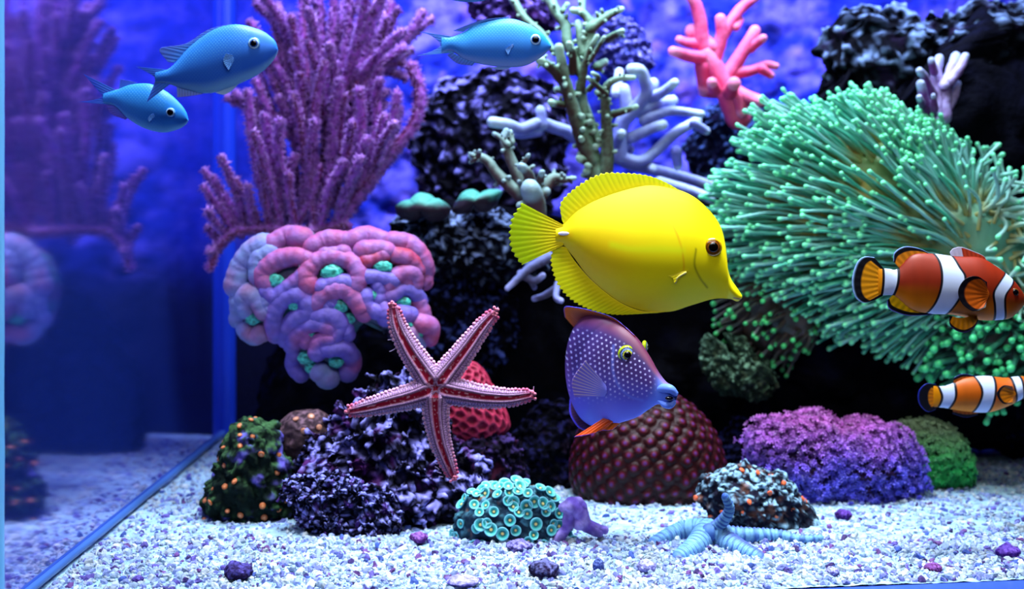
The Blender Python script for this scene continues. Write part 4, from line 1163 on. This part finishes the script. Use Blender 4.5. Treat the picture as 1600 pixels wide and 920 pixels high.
chromis('blue chromis high in the centre facing the staghorn coral',
    [(690, 58), (705, 58), (725, 50), (745, 38), (790, 29), (820, 35), (845, 50), (861, 70)],
    [(690, 84), (705, 80), (725, 92), (750, 100), (790, 105), (820, 103), (845, 90), (861, 75)],
    [(690, 3), (720, 8), (765, 14), (805, 16), (835, 12), (850, 7), (861, 3)], 0.56,
    [('tail_fin', [(712, 58), (700, 70), (712, 82)], [(654, 49), (674, 56), (688, 70), (674, 80), (652, 87)], (60, 150, 235), (70, 110, 235)),
     ('dorsal_fin', [(724, 50), (735, 43), (760, 33), (795, 28)], [(708, 48), (730, 39), (758, 30), (795, 26)], (60, 140, 235), (70, 110, 235)),
     ('anal_fin', [(706, 81), (722, 90), (742, 98)], [(698, 86), (714, 99), (738, 103)], (70, 140, 240), (90, 110, 235)),
     ('pelvic_fin', [(780, 104), (795, 105), (800, 105)], [(764, 106), (782, 109), (796, 107)], (110, 170, 245), (140, 170, 245)),
     ('pectoral_fin', [(802, 70), (803, 74), (800, 77)], [(796, 74), (790, 80), (794, 88)], (60, 126, 225), (90, 150, 235))],
    (836.5, 63.5), 9.0, (22, 142, 218), (50, 120, 226), (140, 170, 245), 3, 0.55)
chromis('blue chromis mostly cut off by the top edge, only its belly showing',
    [(640, -22), (660, -22), (700, -40), (740, -48), (780, -40), (805, -22)],
    [(640, -16), (660, -14), (690, -4), (725, 3), (760, 0), (805, -16)],
    [(640, 4), (690, 14), (740, 20), (780, 14), (805, 3)], 0.56,
    [('tail_fin', [(648, -22), (646, -19), (648, -15)], [(612, -34), (635, -19), (612, -4)], BF, BF2)],
    (785, -24), 7, (28, 150, 228), (60, 150, 236), (120, 180, 245), 4)

# clownfish
def clown(label, top, bot, thick, Y, bands, fins, eye, er, c_main, c_low, seed):
    f = Fish('clownfish', label, top, bot, thick, Y, 'orange clownfish')
    def colf(px, py):
        zt, zb, w = f.sec(px)
        v = (py - zt) / np.maximum(zb - zt, 1)
        C = mix(lin(c_main), lin(c_low), sst(0.45, 0.95, v))
        C = mix(C, lin((236, 140, 0)), sst(bands[0][1][0][0] - 4, bands[0][1][0][0] - 8, px) )
        C = mix(C, lin((240, 150, 20)), sst(bands[-1][1][0][0] + 4, bands[-1][1][0][0] + 18, px))
        n_ = fbm(np.stack([px / 14, py / 40, np.zeros_like(px)], 1), 2, seed)
        C = C * (1 + 0.25 * n_)[:, None]
        for lft, rgt in bands:
            L = smooth_curve(np.array(lft, float), 60); R_ = smooth_curve(np.array(rgt, float), 60)
            xl = np.interp(py, L[:, 1], L[:, 0]); xr = np.interp(py, R_[:, 1], R_[:, 0])
            bw = 3.2
            din = np.minimum(px - xl, xr - px)
            C = mix(C, lin((10, 5, 18)), sst(-bw - 1, -bw, din))
            C = mix(C, lin((205, 215, 250)), sst(-0.6, 0.6, din))
        return C
    f.body(colf, 420, 200)
    for nm, base, edge, c0, edgec, bt, yo, ye, rays in fins:
        def fc(U_, V_, px, py, rg, c0=c0, edgec=edgec, bt=bt):
            C = np.zeros((len(U_), 3)) + lin(c0)
            C = C * (0.85 + 0.18 * rg * sst(0.1, 0.5, V_))[:, None]
            m_ = V_ if bt[1] is None else np.maximum(V_, bt[1](U_))
            C = mix(C, lin((8, 5, 18)), sst(bt[0] - 0.03, bt[0] + 0.02, m_))
            if edgec is not None: C = mix(C, lin(edgec), sst(0.93, 0.97, m_))
            return C
        if yo == 'p': yo_ = -float(f.off(*base[len(base) // 2])) - 1; ye_ = -float(f.off(*edge[len(edge) // 2])) - 9
        else: yo_, ye_ = yo, ye
        f.fin(nm, base, edge, fc, rays, yoff=yo_, yend=ye_, thick=2.2)
    f.eye(eye[0], eye[1], er, [(1, (120, 70, 20)), (0.8, (90, 50, 20)), (0.72, (10, 8, 12))], 0.3)
    return f
sym = lambda U_: np.abs(U_ - 0.5) * 2 * 0.93
clown('larger orange and white clownfish in front of the big anemone',
    [(1372, 418), (1390, 420), (1402, 420), (1425, 398), (1455, 396), (1490, 400), (1530, 402), (1555, 415), (1580, 434), (1597, 455), (1602, 468)],
    [(1372, 462), (1390, 461), (1400, 464), (1425, 484), (1455, 490), (1490, 492), (1530, 500), (1560, 500), (1580, 496), (1597, 480), (1602, 472)],
    [(1372, 3), (1400, 8), (1430, 17), (1480, 25), (1530, 27), (1565, 22), (1590, 12), (1602, 3)], 0.57,
    [([(1382, 410), (1381, 440), (1379, 465)], [(1402, 410), (1399, 440), (1393, 465)]),
     ([(1458, 390), (1465, 410), (1465, 440), (1458, 470), (1446, 495)], [(1482, 390), (1490, 415), (1497, 432), (1490, 460), (1474, 495)]),
     ([(1572, 425), (1556, 438), (1544, 455), (1547, 475), (1553, 500)], [(1590, 425), (1576, 442), (1561, 458), (1560, 475), (1567, 500)])],
    [('tail_fin', [(1381, 420), (1382, 440), (1379, 462)], [(1366, 402), (1350, 401), (1338, 412), (1331, 438), (1335, 462), (1348, 473), (1364, 470)], (236, 150, 10), (150, 190, 250), (0.72, sym), 0, 0, 9),
     ('dorsal_fin', [(1404, 418), (1428, 412), (1456, 404), (1466, 420)], [(1396, 408), (1398, 394), (1414, 385), (1436, 388), (1455, 398), (1466, 408)], (226, 130, 20), (140, 170, 245), (0.72, lambda U_: 0 * U_), 0, 0, 8),
     ('dorsal_fin', [(1490, 412), (1510, 410), (1530, 408), (1545, 412)], [(1484, 394), (1490, 388), (1503, 386), (1522, 393), (1537, 400), (1542, 409)], (190, 60, 30), (200, 190, 220), (0.95, lambda U_: 0.97 * (U_ < 0.3)), 0, 0, 9),
     ('anal_fin', [(1398, 458), (1420, 470), (1445, 478), (1462, 478)], [(1386, 470), (1388, 481), (1400, 488), (1420, 493), (1450, 492), (1462, 489)], (250, 190, 0), (110, 110, 220), (0.72, lambda U_: 0 * U_), 0, 0, 8),
     ('pelvic_fin', [(1480, 492), (1500, 496), (1522, 490)], [(1478, 494), (1479, 506), (1489, 515), (1502, 518), (1516, 511), (1523, 499)], (244, 150, 0), (60, 40, 120), (0.80, lambda U_: 0.0 + 0.9 * (U_ < 0.12)), -8, -14, 7),
     ('pectoral_fin', [(1531, 448), (1534, 458), (1530, 468)], [(1528, 438), (1512, 429), (1494, 434), (1484, 452), (1490, 471), (1508, 483), (1526, 477)], (205, 90, 10), None, (0.80, lambda U_: np.abs(U_ - 0.5) * 2 * 0.86), 'p', 0, 9)],
    (1579, 455), 6, (136, 34, 8), (238, 130, 0), 4)
clown('smaller clownfish low behind, under the green anemone clump',
    [(1458, 602), (1475, 603), (1490, 598), (1510, 590), (1540, 587), (1570, 590), (1600, 588), (1630, 600), (1648, 615)],
    [(1458, 636), (1475, 637), (1490, 640), (1510, 643), (1545, 644), (1575, 634), (1600, 622), (1630, 622), (1648, 618)],
    [(1458, 3), (1485, 8), (1520, 16), (1570, 20), (1610, 16), (1648, 3)], 0.64,
    [([(1466, 598), (1472, 620), (1466, 640)], [(1489, 598), (1488, 620), (1480, 640)]),
     ([(1522, 583), (1530, 610), (1520, 646)], [(1550, 583), (1546, 612), (1540, 646)]),
     ([(1580, 583), (1580, 605), (1586, 630)], [(1591, 583), (1590, 605), (1595, 630)])],
    [('tail_fin', [(1466, 605), (1469, 620), (1465, 634)], [(1462, 600), (1448, 599), (1437, 608), (1434, 621), (1438, 634), (1449, 643), (1462, 640)], (214, 120, 10), (30, 40, 150), (0.55, sym), 0, 0, 9),
     ('dorsal_fin', [(1490, 600), (1510, 594), (1530, 592)], [(1490, 590), (1505, 584), (1528, 588)], (190, 90, 10), (60, 60, 150), (0.6, lambda U_: 0 * U_), 0, 0, 6),
     ('anal_fin', [(1490, 638), (1510, 640), (1528, 642)], [(1488, 646), (1508, 652), (1528, 648)], (190, 90, 10), (30, 30, 110), (0.6, lambda U_: 0 * U_), 0, 0, 6),
     ('pectoral_fin', [(1574, 604), (1578, 612), (1574, 618)], [(1570, 599), (1555, 598), (1546, 611), (1555, 625), (1570, 625)], (236, 130, 10), None, (0.85, lambda U_: 0.85 * (U_ < 0.25)), 'p', 0, 7)],
    (1622, 606), 5, (206, 92, 8), (236, 130, 0), 9)

# bristletooth tang, turned away from the camera with its tail behind it
kt = thing('bristletooth_tang', 'purple tang with white spots, yellow ringed eye and orange fins below the yellow fish', 'fish', PW(960, 600, 0.565))
Yk = 0.565
sp = np.array([  # px, depth px, top, bottom, halfwidth
 (1055, -6, 611, 624, 7), (1050, -3, 602, 634, 11), (1040, 3, 596, 634, 11), (1028, 12, 580, 634, 12), (1015, 24, 557, 645, 17), (998, 40, 532, 660, 25), (975, 60, 512, 672, 33),
 (948, 90, 503, 686, 38), (930, 130, 505, 688, 37), (922, 180, 518, 676, 31), (920, 230, 545, 655, 21), (921, 280, 574, 622, 10), (923, 315, 580, 615, 5)], float)
K = smooth_curve(sp, 460)
tx = np.gradient(K[:, 0]); ty = np.gradient(K[:, 1]); tl = np.hypot(tx, ty); tx /= tl; ty /= tl
nxv, nyv = -ty, tx                       # side normal; near side should face the camera (ny<0)
sgn = np.where(nyv > 0, -1, 1); nxv, nyv = nxv * sgn, nyv * sgn
nr = 300
ph = np.linspace(0, 2 * math.pi, nr, endpoint=False)
vv = np.sin(ph)[None]; cc = np.cos(ph)[None]
PY = (K[:, 2] + K[:, 3])[:, None] / 2 + (K[:, 3] - K[:, 2])[:, None] / 2 * vv
side = np.sign(cc) * np.abs(cc) ** 1.15 * K[:, 4][:, None]
PX = K[:, 0][:, None] + nxv[:, None] * side
DP = K[:, 1][:, None] + nyv[:, None] * side
# gill cover step
U_k = np.repeat(np.linspace(0, 1, 460)[:, None], nr, 1)
def kpos(px, dp, py):
    return np.stack([(px - 800) * Yk / FPX, Yk + mm(dp, Yk), (HOR - py) * Yk / FPX], -1)
V = kpos(PX, DP, PY).reshape(-1, 3)
px, py = PX.ravel(), PY.ravel()
v = ((PY - K[:, 2][:, None]) / (K[:, 3] - K[:, 2])[:, None]).ravel()
C = mix(lin((66, 42, 112)), lin((100, 92, 215)), sst(0.35, 0.85, v))
C = mix(C, lin((50, 30, 84)), 0.8 * np.exp(-((px - 985) / 40) ** 2 - ((py - 560) / 30) ** 2))
C = mix(C, lin((100, 140, 250)), 0.8 * sst(1015, 1040, px + (py - 600) * 0.4))
C = mix(C, lin((96, 110, 235)), 0.5 * sst(0.75, 1.0, v))
C = mix(C, lin((150, 60, 70)), 0.5 * sst(0.14, 0.03, v))
# gill line
gq = smooth_curve(np.array([(962, 545), (960, 580), (968, 605), (985, 622), (1005, 628)], float), 60)
near = (px > 950) & (px < 1015) & (py > 535) & (py < 640)
dd = np.full(len(px), 99.0); dd[near] = np.hypot(px[near, None] - gq[None, :, 0], py[near, None] - gq[None, :, 1]).min(1)
C = mix(C, lin((110, 130, 240)), 0.45 * np.exp(-(dd / 2.2) ** 2))
# spots on a skewed lattice
k = 7.6
a = (px * 0.92 + py * 0.38) / k; b2 = (-px * 0.38 + py * 0.92) / k
row = np.floor(b2); fx_ = np.mod(a + 0.5 * np.mod(row, 2), 1) - 0.5; fy_ = np.mod(b2, 1) - 0.5
ds = np.hypot(fx_, fy_) * k
region = sst(0.10, 0.16, v) * sst(0.80, 0.62, v) * sst(1028, 1012, px) * (np.tile(np.cos(ph), 460) > -0.2)
C = mix(C, lin((190, 180, 240)), region * sst(1.9, 1.0, ds))
mesh('body', V, grid_faces(460, nr, False, True), M_fish, kt, C=C)
# end cap at the tail is covered by the tail fin
def kfin(name, base, edge, colf, rays=14, thick=1.6, nu=80, nv=26, parent=None, mat=None):
    B = smooth_curve(np.array(base, float), nu); E = smooth_curve(np.array(edge, float), nu)     # (px, depth px, py)
    u = np.linspace(0, 1, nu)[:, None]; v = np.linspace(0, 1, nv)[None]
    rg = np.sin(u * rays * 2 * math.pi) + 0 * v
    P = B[:, None] * (1 - v[..., None]) + E[:, None] * v[..., None]
    T = np.gradient(B, axis=0); S_ = np.gradient(P, axis=1)
    nrm = np.cross(np.repeat(T[:, None], nv, 1), E[:, None] - B[:, None] + 0 * P); nrm /= np.linalg.norm(nrm, axis=2, keepdims=True) + 1e-9
    th = (thick * (1 - 0.7 * v) / 2 + 0.35 * (0.5 + 0.5 * rg) * np.minimum(1, v * 5))[..., None]
    A1 = P + nrm * th; A2 = P - nrm * th
    loop = np.concatenate([A1, A2[:, ::-1]], 1)
    Vv_ = np.concatenate([np.repeat(v, nu, 0), np.repeat(v, nu, 0)[:, ::-1]], 1)
    C = colf(np.repeat(u, 2 * nv, 1).ravel(), Vv_.ravel(), np.concatenate([rg, rg[:, ::-1]], 1).ravel())
    return mesh(name, kpos(loop[..., 0], loop[..., 1], loop[..., 2]).reshape(-1, 3), grid_faces(nu, 2 * nv, False, True), mat or M_fin, parent or kt, C=C)
def two(c0, c1, c2=None, e0=0.85):
    def f(U_, V_, rg):
        C = mix(lin(c0), lin(c1), V_) * (0.9 + 0.15 * rg)[:, None]
        if c2: C = mix(C, lin(c2), sst(e0, e0 + 0.08, V_))
        return C
    return f
kfin('dorsal_fin', [(1000, 38, 536), (975, 60, 514), (948, 90, 506), (930, 130, 508), (922, 180, 520), (920, 230, 548)],
     [(995, 40, 528), (966, 60, 504), (935, 90, 495), (905, 130, 492), (890, 180, 497), (894, 245, 520)], two((140, 50, 60), (240, 120, 10), (70, 80, 220), 0.93), 20)
kfin('anal_fin', [(955, 82, 682), (940, 110, 687), (928, 150, 682), (921, 200, 665), (920, 250, 640)], [(930, 95, 692), (915, 125, 695), (905, 160, 690), (900, 205, 680), (905, 260, 655)], two((80, 30, 60), (60, 30, 70), (70, 60, 200), 0.85), 16)
kfin('tail_fin', [(923, 310, 580), (923, 312, 597), (923, 310, 615)], [(940, 390, 555), (930, 365, 600), (940, 390, 640)], two((90, 60, 140), (200, 90, 40)), 9)
kfin('pectoral_fin', [(949, 38, 607), (951, 38, 617), (948, 40, 626)], [(916, 22, 566), (896, 30, 598), (899, 35, 626)],
     lambda U_, V_, rg: mix(lin((130, 130, 235)), lin((130, 104, 205)), V_) * (1 - 0.1 * rg)[:, None] + np.outer(sst(0.3, 0.9, rg) * sst(0.05, 0.4, V_), lin((190, 160, 40))), 11)
kfin('pelvic_fin', [(950, 62, 664), (958, 58, 668), (966, 60, 668)], [(900, 60, 695), (925, 56, 690), (950, 58, 682)], two((200, 60, 10), (235, 84, 0), (70, 60, 220), 0.93), 5, 2.2)
kfin('pelvic_fin', [(966, 62, 668), (972, 60, 668), (978, 62, 664)], [(946, 66, 686), (960, 62, 684), (972, 62, 676)], two((220, 84, 10), (250, 110, 10), (90, 90, 230), 0.93), 4, 2.2)
V0, F0 = ico(4)
def keye(px, dp, py, r, label=None, n=(-0.45, -0.9)):
    d = np.array([n[0], n[1], 0.0]); d /= np.linalg.norm(d)
    c = kpos(px, dp, py)
    loc = V0 * 1.0
    along = loc @ d
    flat = loc - np.outer(along, d) * 0.45
    rr = np.linalg.norm(loc - np.outer(along, d), axis=1)
    C = np.zeros((len(V0), 3)) + lin((170, 190, 20))
    C = mix(C, lin((30, 30, 70)), 1 - sst(0.80, 0.86, rr)); C = mix(C, lin((130, 160, 240)), (1 - sst(0.66, 0.72, rr))); C = mix(C, lin((20, 20, 50)), (1 - sst(0.56, 0.60, rr))); C = mix(C, lin((220, 220, 60)), 1 - sst(0.50, 0.54, rr))
    e = mesh('eye', c + flat * mm(r, Yk), F0, M_eye, kt, C=C)
    mesh('pupil', c + d * mm(r * 0.5, Yk) + flat * mm(r * 0.40, Yk), F0, M_eye, e, C=lin((4, 4, 8)))
keye(983, 32, 558, 15, n=(0.0, -1.0))
keye(1013, 52, 548, 10, n=(0.95, -0.2))
# mouth lips
for nm, pts, rr in (('upper_lip', [(1026, 8, 611), (1036, -4, 606), (1046, -12, 606), (1053, -12, 612)], [4, 7, 7, 5]), ('lower_lip', [(1030, 4, 626), (1038, -6, 631), (1046, -10, 631), (1051, -10, 627)], [3, 5, 5.5, 4])):
    Q = smooth_curve(np.array(pts, float), 30)
    V_, F_, U_, A_, N_ = tube(kpos(Q[:, 0], Q[:, 1], Q[:, 2]), mm(np.interp(np.linspace(0, 1, 30), [0, .4, .75, 1], rr), Yk), 18)
    mesh(nm, V_, F_, M_fish, kt, C=lin((104, 140, 245)))
c = kpos(1044, -13, 620); mesh('mouth', c + V0 * mm(1, Yk) * np.array([6.5, 4, 3.6]), F0, M_eye, kt, C=lin((18, 8, 26)))

# ------------------------------------------------------------------ starfish on the front glass
t_st = thing('starfish', 'pink and white beaded five armed starfish clinging in front of the craggy rock', 'starfish', PW(681, 605, 0.528))
Ys = 0.528
arms = [[(681, 605), (660, 575), (640, 545), (622, 510), (614, 476)], [(681, 605), (702, 578), (728, 545), (752, 512), (774, 487)], [(681, 605), (715, 612), (755, 619), (795, 621), (833, 616)],
        [(681, 605), (681, 645), (687, 685), (697, 715), (709, 746)], [(681, 605), (645, 618), (610, 627), (575, 636), (543, 643)]]
A = Acc()
Vb, Fb = ico(2)
rr_ = np.random.default_rng(5)
for k, pts in enumerate(arms):
    n = 300; nv = 96
    Q = smooth_curve(np.array(pts, float), n)
    T = np.gradient(Q, axis=0); T /= np.linalg.norm(T, axis=1, keepdims=True); Nn = np.stack([-T[:, 1], T[:, 0]], 1)
    u = np.linspace(0, 1, n)
    w = np.interp(u, [0, 0.10, 0.22, 0.45, 0.8, 0.97, 1.0], [13, 22, 19.5, 17, 12.5, 8.5, 2.5])
    L = np.sum(np.linalg.norm(np.diff(Q, axis=0), axis=1)); s = u * L
    ang = np.linspace(-math.pi, math.pi, nv, endpoint=False)
    v = np.sin(ang / 2) * 1.0                      # placeholder for lateral coordinate on the near side
    lat = np.sin(ang)[None] * w[:, None]           # lateral px
    dep = -np.cos(ang)[None] * w[:, None] * 0.55   # negative = towards camera
    al = np.abs(np.sin(ang))[None] + 0 * lat
    near = (np.cos(ang) > 0)[None] + 0 * lat
    ss = s[:, None] + 0 * lat
    h = np.zeros_like(lat); C = np.zeros(lat.shape + (3,)) + lin((214, 176, 222))
    WH = lin((232, 182, 236)); DK = lin((44, 8, 60)); RD = lin((170, 16, 60)); 
    # bands across the width by distance from the middle in px
    apx = np.abs(lat)
    g = 0.30 * w[:, None]
    groove = sst(g, g * 0.75, apx) * near
    nz = fbm(np.stack([ss / 7, lat / 4, np.full_like(ss, k * 9.0)], -1).reshape(-1, 3), 2, 3).reshape(ss.shape)
    C = mix(C, RD, groove)
    C = mix(C, lin((240, 170, 200)), groove * sst(0.12, 0.2, nz))
    h -= 1.6 * groove
    # inner fine bead rows
    for (f0, f1, per, ampb) in ((0.30, 0.40, 2.6, 0.7), (0.40, 0.50, 2.6, 0.7), (0.50, 0.64, 3.6, 1.0), (0.64, 0.80, 4.4, 1.1), (0.80, 1.05, 7.0, 0.6)):
        m_ = ((apx / w[:, None]) >= f0) & ((apx / w[:, None]) < f1) & (near > 0)
        q = (apx / w[:, None] - f0) / (f1 - f0) - 0.5
        p = np.mod(ss / per + (0.5 if f0 in (0.40, 0.64) else 0), 1) - 0.5
        d = np.maximum(np.abs(q) * 1.0, np.abs(p))
        bead = sst(0.47, 0.36, d)
        h += np.where(m_, ampb * bead, 0)
        pn = _hash(np.floor(ss / per + (0.5 if f0 in (0.40, 0.64) else 0)).astype(np.int64), (lat > 0).astype(np.int64) + int(f0 * 100), np.full(ss.shape, k, np.int64), 3) % 100 / 100.0
        C = np.where(m_[..., None], mix(DK, mix(WH, lin((186, 130, 205)), pn * 0.8), bead), C)
    # far side plain
    tipm = sst(0.82, 1.0, u)[:, None] + 0 * lat
    C = mix(C, lin((200, 50, 110)), 0.65 * tipm)
    r0 = np.hypot(lat, dep) + 1e-6
    lat2 = lat * (1 + h / r0); dep2 = dep * (1 + h / r0)
    PXs = Q[:, 0][:, None] + Nn[:, 0][:, None] * lat2; PYs = Q[:, 1][:, None] + Nn[:, 1][:, None] * lat2
    V = np.stack([(PXs - 800) * Ys / FPX, Ys + mm(dep2 + 8 * (1 - u[:, None]) * 0 , Ys), (HOR - PYs) * Ys / FPX], -1).reshape(-1, 3)
    A.add(V, grid_faces(n, nv, False, True), C.reshape(-1, 3))
    # margin beads
    sv = np.arange(16, L, 6.2)
    for sd in (-1, 1):
        for sx in sv:
            f = sx / L; i = int(f * (n - 1))
            rb = np.interp(f, [0, 0.5, 1], [3.6, 3.6, 3.0])
            c2 = Q[i] + Nn[i] * sd * (w[i] * 0.97)
            jit = rr_.normal(0, 0.4, 2)
            c3 = PW(c2[0] + jit[0], c2[1] + jit[1], Ys); c3[1] -= mm(1.5, Ys)
            col = mix(lin((230, 170, 210)), lin((220, 80, 130)), sst(0.6, 1.0, f))
            A.add(c3 + Vb * mm(rb, Ys), Fb, col)
    # tip beads and short hair-like feet
    for q in range(8):
        c2 = Q[-1] + rr_.normal(0, 3.2, 2)
        A.add(PW(c2[0], c2[1], Ys - 0.001) + Vb * mm(2.6, Ys), Fb, lin((240, 130, 165)))
A.build('body', M_star, t_st)
# tube feet, thin
for (bx_, by_, tx_, ty_) in ((617, 479, 615, 471), (612, 530, 606, 531), (617, 545, 609, 549), (774, 487, 778, 480), (755, 505, 752, 497), (832, 612, 834, 604), (686, 733, 680, 729), (689, 739, 683, 737), (692, 745, 686, 744), (683, 725, 677, 722)):
    Q = smooth_curve(np.array([(bx_, by_), ((bx_ + tx_) / 2 + 0.6, (by_ + ty_) / 2), (tx_, ty_)], float), 8)
    V_, F_, U_, A_, N_ = tube(PW(Q[:, 0], Q[:, 1], Ys), mm(0.6, Ys), 6)
    mesh('tube_foot', V_, F_, M_star, t_st, C=lin((220, 190, 240)))

# ------------------------------------------------------------------ sand star half buried
t_sd = thing('sand_star', 'pale blue sand star half buried in gravel, one arm up the orange polyp rock', 'starfish', PW(1110, 850, 0.60))
A = Acc()
def gy(py, z=0.0): return (ZF + z) * FPX / (HOR - py)       # distance at which the sand plane is seen in row py
sarms = [([(1110, 832, .010), (1128, 815, .012), (1140, 795, .017), (1133, 775, .024)], 11, 5), ([(1110, 832, .010), (1160, 836, .008), (1215, 836, .006), (1250, 842, .005), (1282, 840, .004)], 15, 5),
         ([(1110, 832, .010), (1075, 828, .010), (1040, 840, .006), (1020, 850, .003)], 21, 9), ([(1105, 832, .010), (1085, 855, .006), (1060, 872, .002)], 20, 11), ([(1115, 832, .010), (1150, 855, .006), (1185, 872, .002)], 20, 11)]
for k, (pts, r0, r1) in enumerate(sarms):
    Q = smooth_curve(np.array([(a_, b_) for a_, b_, _ in pts], float), 90)
    zz = np.interp(np.linspace(0, 1, 90), np.linspace(0, 1, len(pts)), [p[2] for p in pts]) - (0 if k < 2 else 0.004)
    Yv = np.where(k == 0, 0.605, (ZF + zz * 0.6) * FPX / (HOR - Q[:, 1]))
    if k == 0: Yv = np.linspace(0.612, 0.600, 90)
    P = PW(Q[:, 0], Q[:, 1], Yv)
    V_, F_, U_, A_, N_ = tube(P, mm(np.linspace(r0, r1, 90), 0.61), 24)
    ctr = V_ - N_ * 0
    V_ = V_ + N_ * (0.0005 * np.sin(U_ * 160))[:, None]
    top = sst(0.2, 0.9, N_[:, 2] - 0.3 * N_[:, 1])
    stripe = sst(0.2, 0.6, np.sin(U_ * 70 + 6 * fbm(V_ * 90, 2, k)))
    C = mix(lin((116, 166, 206)), lin((50, 84, 165)), stripe * 0.9)
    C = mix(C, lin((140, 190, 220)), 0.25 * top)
    C = mix(C, lin((80, 90, 170)), sst(0.14, 0.03, np.abs(np.mod(A_ / 6.283 + 0.31, 1) - 0.5)) * 0.9)
    A.add(V_, F_, C)
A.build('body', M_coral, t_sd)

# ------------------------------------------------------------------ gravel
r = np.random.default_rng(77)
A = Acc()
V1, F1 = ico(1); V2_, F2 = ico(2)
def pebbles(n, ymax, smin, smax, V0, F0, ymin=None):
    x = r.uniform(XL + 0.004, 0.42, n); f = r.uniform(0, 1, n) ** 1.0
    y0 = yfront(x) + 0.002
    y = y0 + (ymax - y0) * f
    keep = y > y0
    for b in Blob.all:
        low = b.V[np.abs(b.V[:, 2] - ZF) < 0.006]
        if len(low) < 12: continue
        lo, hi = low[:, :2].min(0), low[:, :2].max(0)
        cx, cy = (lo + hi) / 2; rx, ry = (hi - lo) / 2 - 0.0015
        keep &= ((x - cx) / rx) ** 2 + ((y - cy) / ry) ** 2 > 0.9
    x, y = x[keep], y[keep]
    n = len(x)
    z = ZF + sand_h(x, y)
    s = r.uniform(0, 1, n) ** 2.2 * (smax - smin) + smin
    sc = s[:, None] * r.uniform(0.6, 1.25, (n, 3)) * np.array([1.15, 1.0, 0.75])
    q = r.normal(0, 1, (n, 4)); q /= np.linalg.norm(q, axis=1, keepdims=True)
    w_, a, b_, c_ = q.T
    R = np.stack([np.stack([1 - 2 * (b_ * b_ + c_ * c_), 2 * (a * b_ - c_ * w_), 2 * (a * c_ + b_ * w_)], -1), np.stack([2 * (a * b_ + c_ * w_), 1 - 2 * (a * a + c_ * c_), 2 * (b_ * c_ - a * w_)], -1), np.stack([2 * (a * c_ - b_ * w_), 2 * (b_ * c_ + a * w_), 1 - 2 * (a * a + b_ * b_)], -1)], 1)
    J = 1 + r.normal(0, 0.16, (n, len(V0)))
    P = (V0[None] * J[..., None] * sc[:, None])
    P = np.einsum('nij,nkj->nki', R, P) + np.stack([x, y, z + s * 0.25], 1)[:, None]
    F = F0[None] + (np.arange(n) * len(V0))[:, None, None]
    pal = np.array([lin(c) for c in ((206, 214, 222), (176, 196, 226), (150, 164, 222), (128, 134, 210), (104, 88, 176), (78, 56, 120), (178, 190, 210), (72, 96, 180), (120, 76, 146))])
    pr = np.array([0.32, 0.27, 0.14, 0.08, 0.04, 0.025, 0.08, 0.025, 0.02])
    C = pal[r.choice(len(pal), n, p=pr)] * r.uniform(0.6, 1.05, (n, 1))
    A.add(P.reshape(-1, 3), F.reshape(-1, 3), np.repeat(C, len(V0), 0))
pebbles(11000, 0.62, 0.0004, 0.0024, V2_, F2)
pebbles(24000, 0.88, 0.0005, 0.0021, V1, F1)
g = A.build('gravel', M_gravel, smooth=False); tag(g, 'pale blue and lilac coral gravel covering the sand bed', 'gravel', kind='stuff')

def stone(px, py, w, hgt, label, c0, c1, seed, name='dark_pebble', amp=0.9):
    Yp = ZF * FPX / (HOR - (py + hgt * 0.8))
    V0, F0 = ico(5)
    V = V0 * np.array([mm(w, Yp), mm(w * 0.85, Yp), mm(hgt, Yp)])
    N = vnormals(V, F0); s_ = mm(w, Yp)
    h1 = fbm(V / s_ * 1.3 + seed, 3, seed); h2 = billow(V / s_ * 5 + seed, 2, seed)
    V = V + N * (s_ * amp * (0.45 * h1 + 0.18 * (h2 - 0.4)))[:, None]
    c = PW(px, py, Yp)
    C = mix(lin(c0), lin(c1), sst(-0.1, 0.35, fbm(V / s_ * 3.5 + seed, 3, seed + 5) + 0.2 * N[:, 2]))
    o = mesh(name, V, F0, M_rock, C=C); o.location = c
    return tag(o, label, 'pebble', 'loose pebbles')
stone(372, 893, 22, 15, 'dark purple pebble on the pale sand near the front left', (40, 26, 64), (96, 84, 170), 3)
stone(850, 890, 23, 16, 'dark violet round pebble at the front centre', (34, 22, 54), (110, 110, 170), 5)
stone(812, 853, 20, 10, 'flat grey violet pebble in front of the turquoise polyp mound', (60, 50, 110), (160, 150, 220), 7)
stone(1318, 804, 13, 9, 'small dark violet pebble at the foot of the purple coral', (50, 24, 90), (110, 70, 170), 9)
stone(1575, 862, 19, 11, 'purple pebble close to the front glass at the far end', (70, 34, 130), (130, 90, 200), 11)
stone(1458, 887, 14, 8, 'maroon pebble on the gravel below the green tuft', (80, 30, 80), (150, 90, 170), 13)
stone(655, 840, 14, 9, 'magenta pebble beside the foot of the pitted rock', (90, 40, 110), (170, 110, 200), 15)
stone(935, 885, 9, 14, 'narrow upright blue pebble in front of the sand', (50, 60, 130), (120, 140, 220), 17)
stone(1300, 893, 12, 8, 'lilac grey pebble at the front below the sand star arm', (90, 80, 150), (190, 190, 240), 19)
stone(1010, 885, 15, 10, 'pale lilac pebble between the round dark pebble and the sand star', (130, 120, 200), (200, 200, 240), 21)
stone(722, 908, 26, 8, 'flat lavender shell piece at the bottom edge', (110, 100, 190), (190, 180, 235), 23)
stone(215, 905, 9, 6, 'tiny purple pebble beside the glass foot', (60, 40, 120), (120, 100, 190), 25)
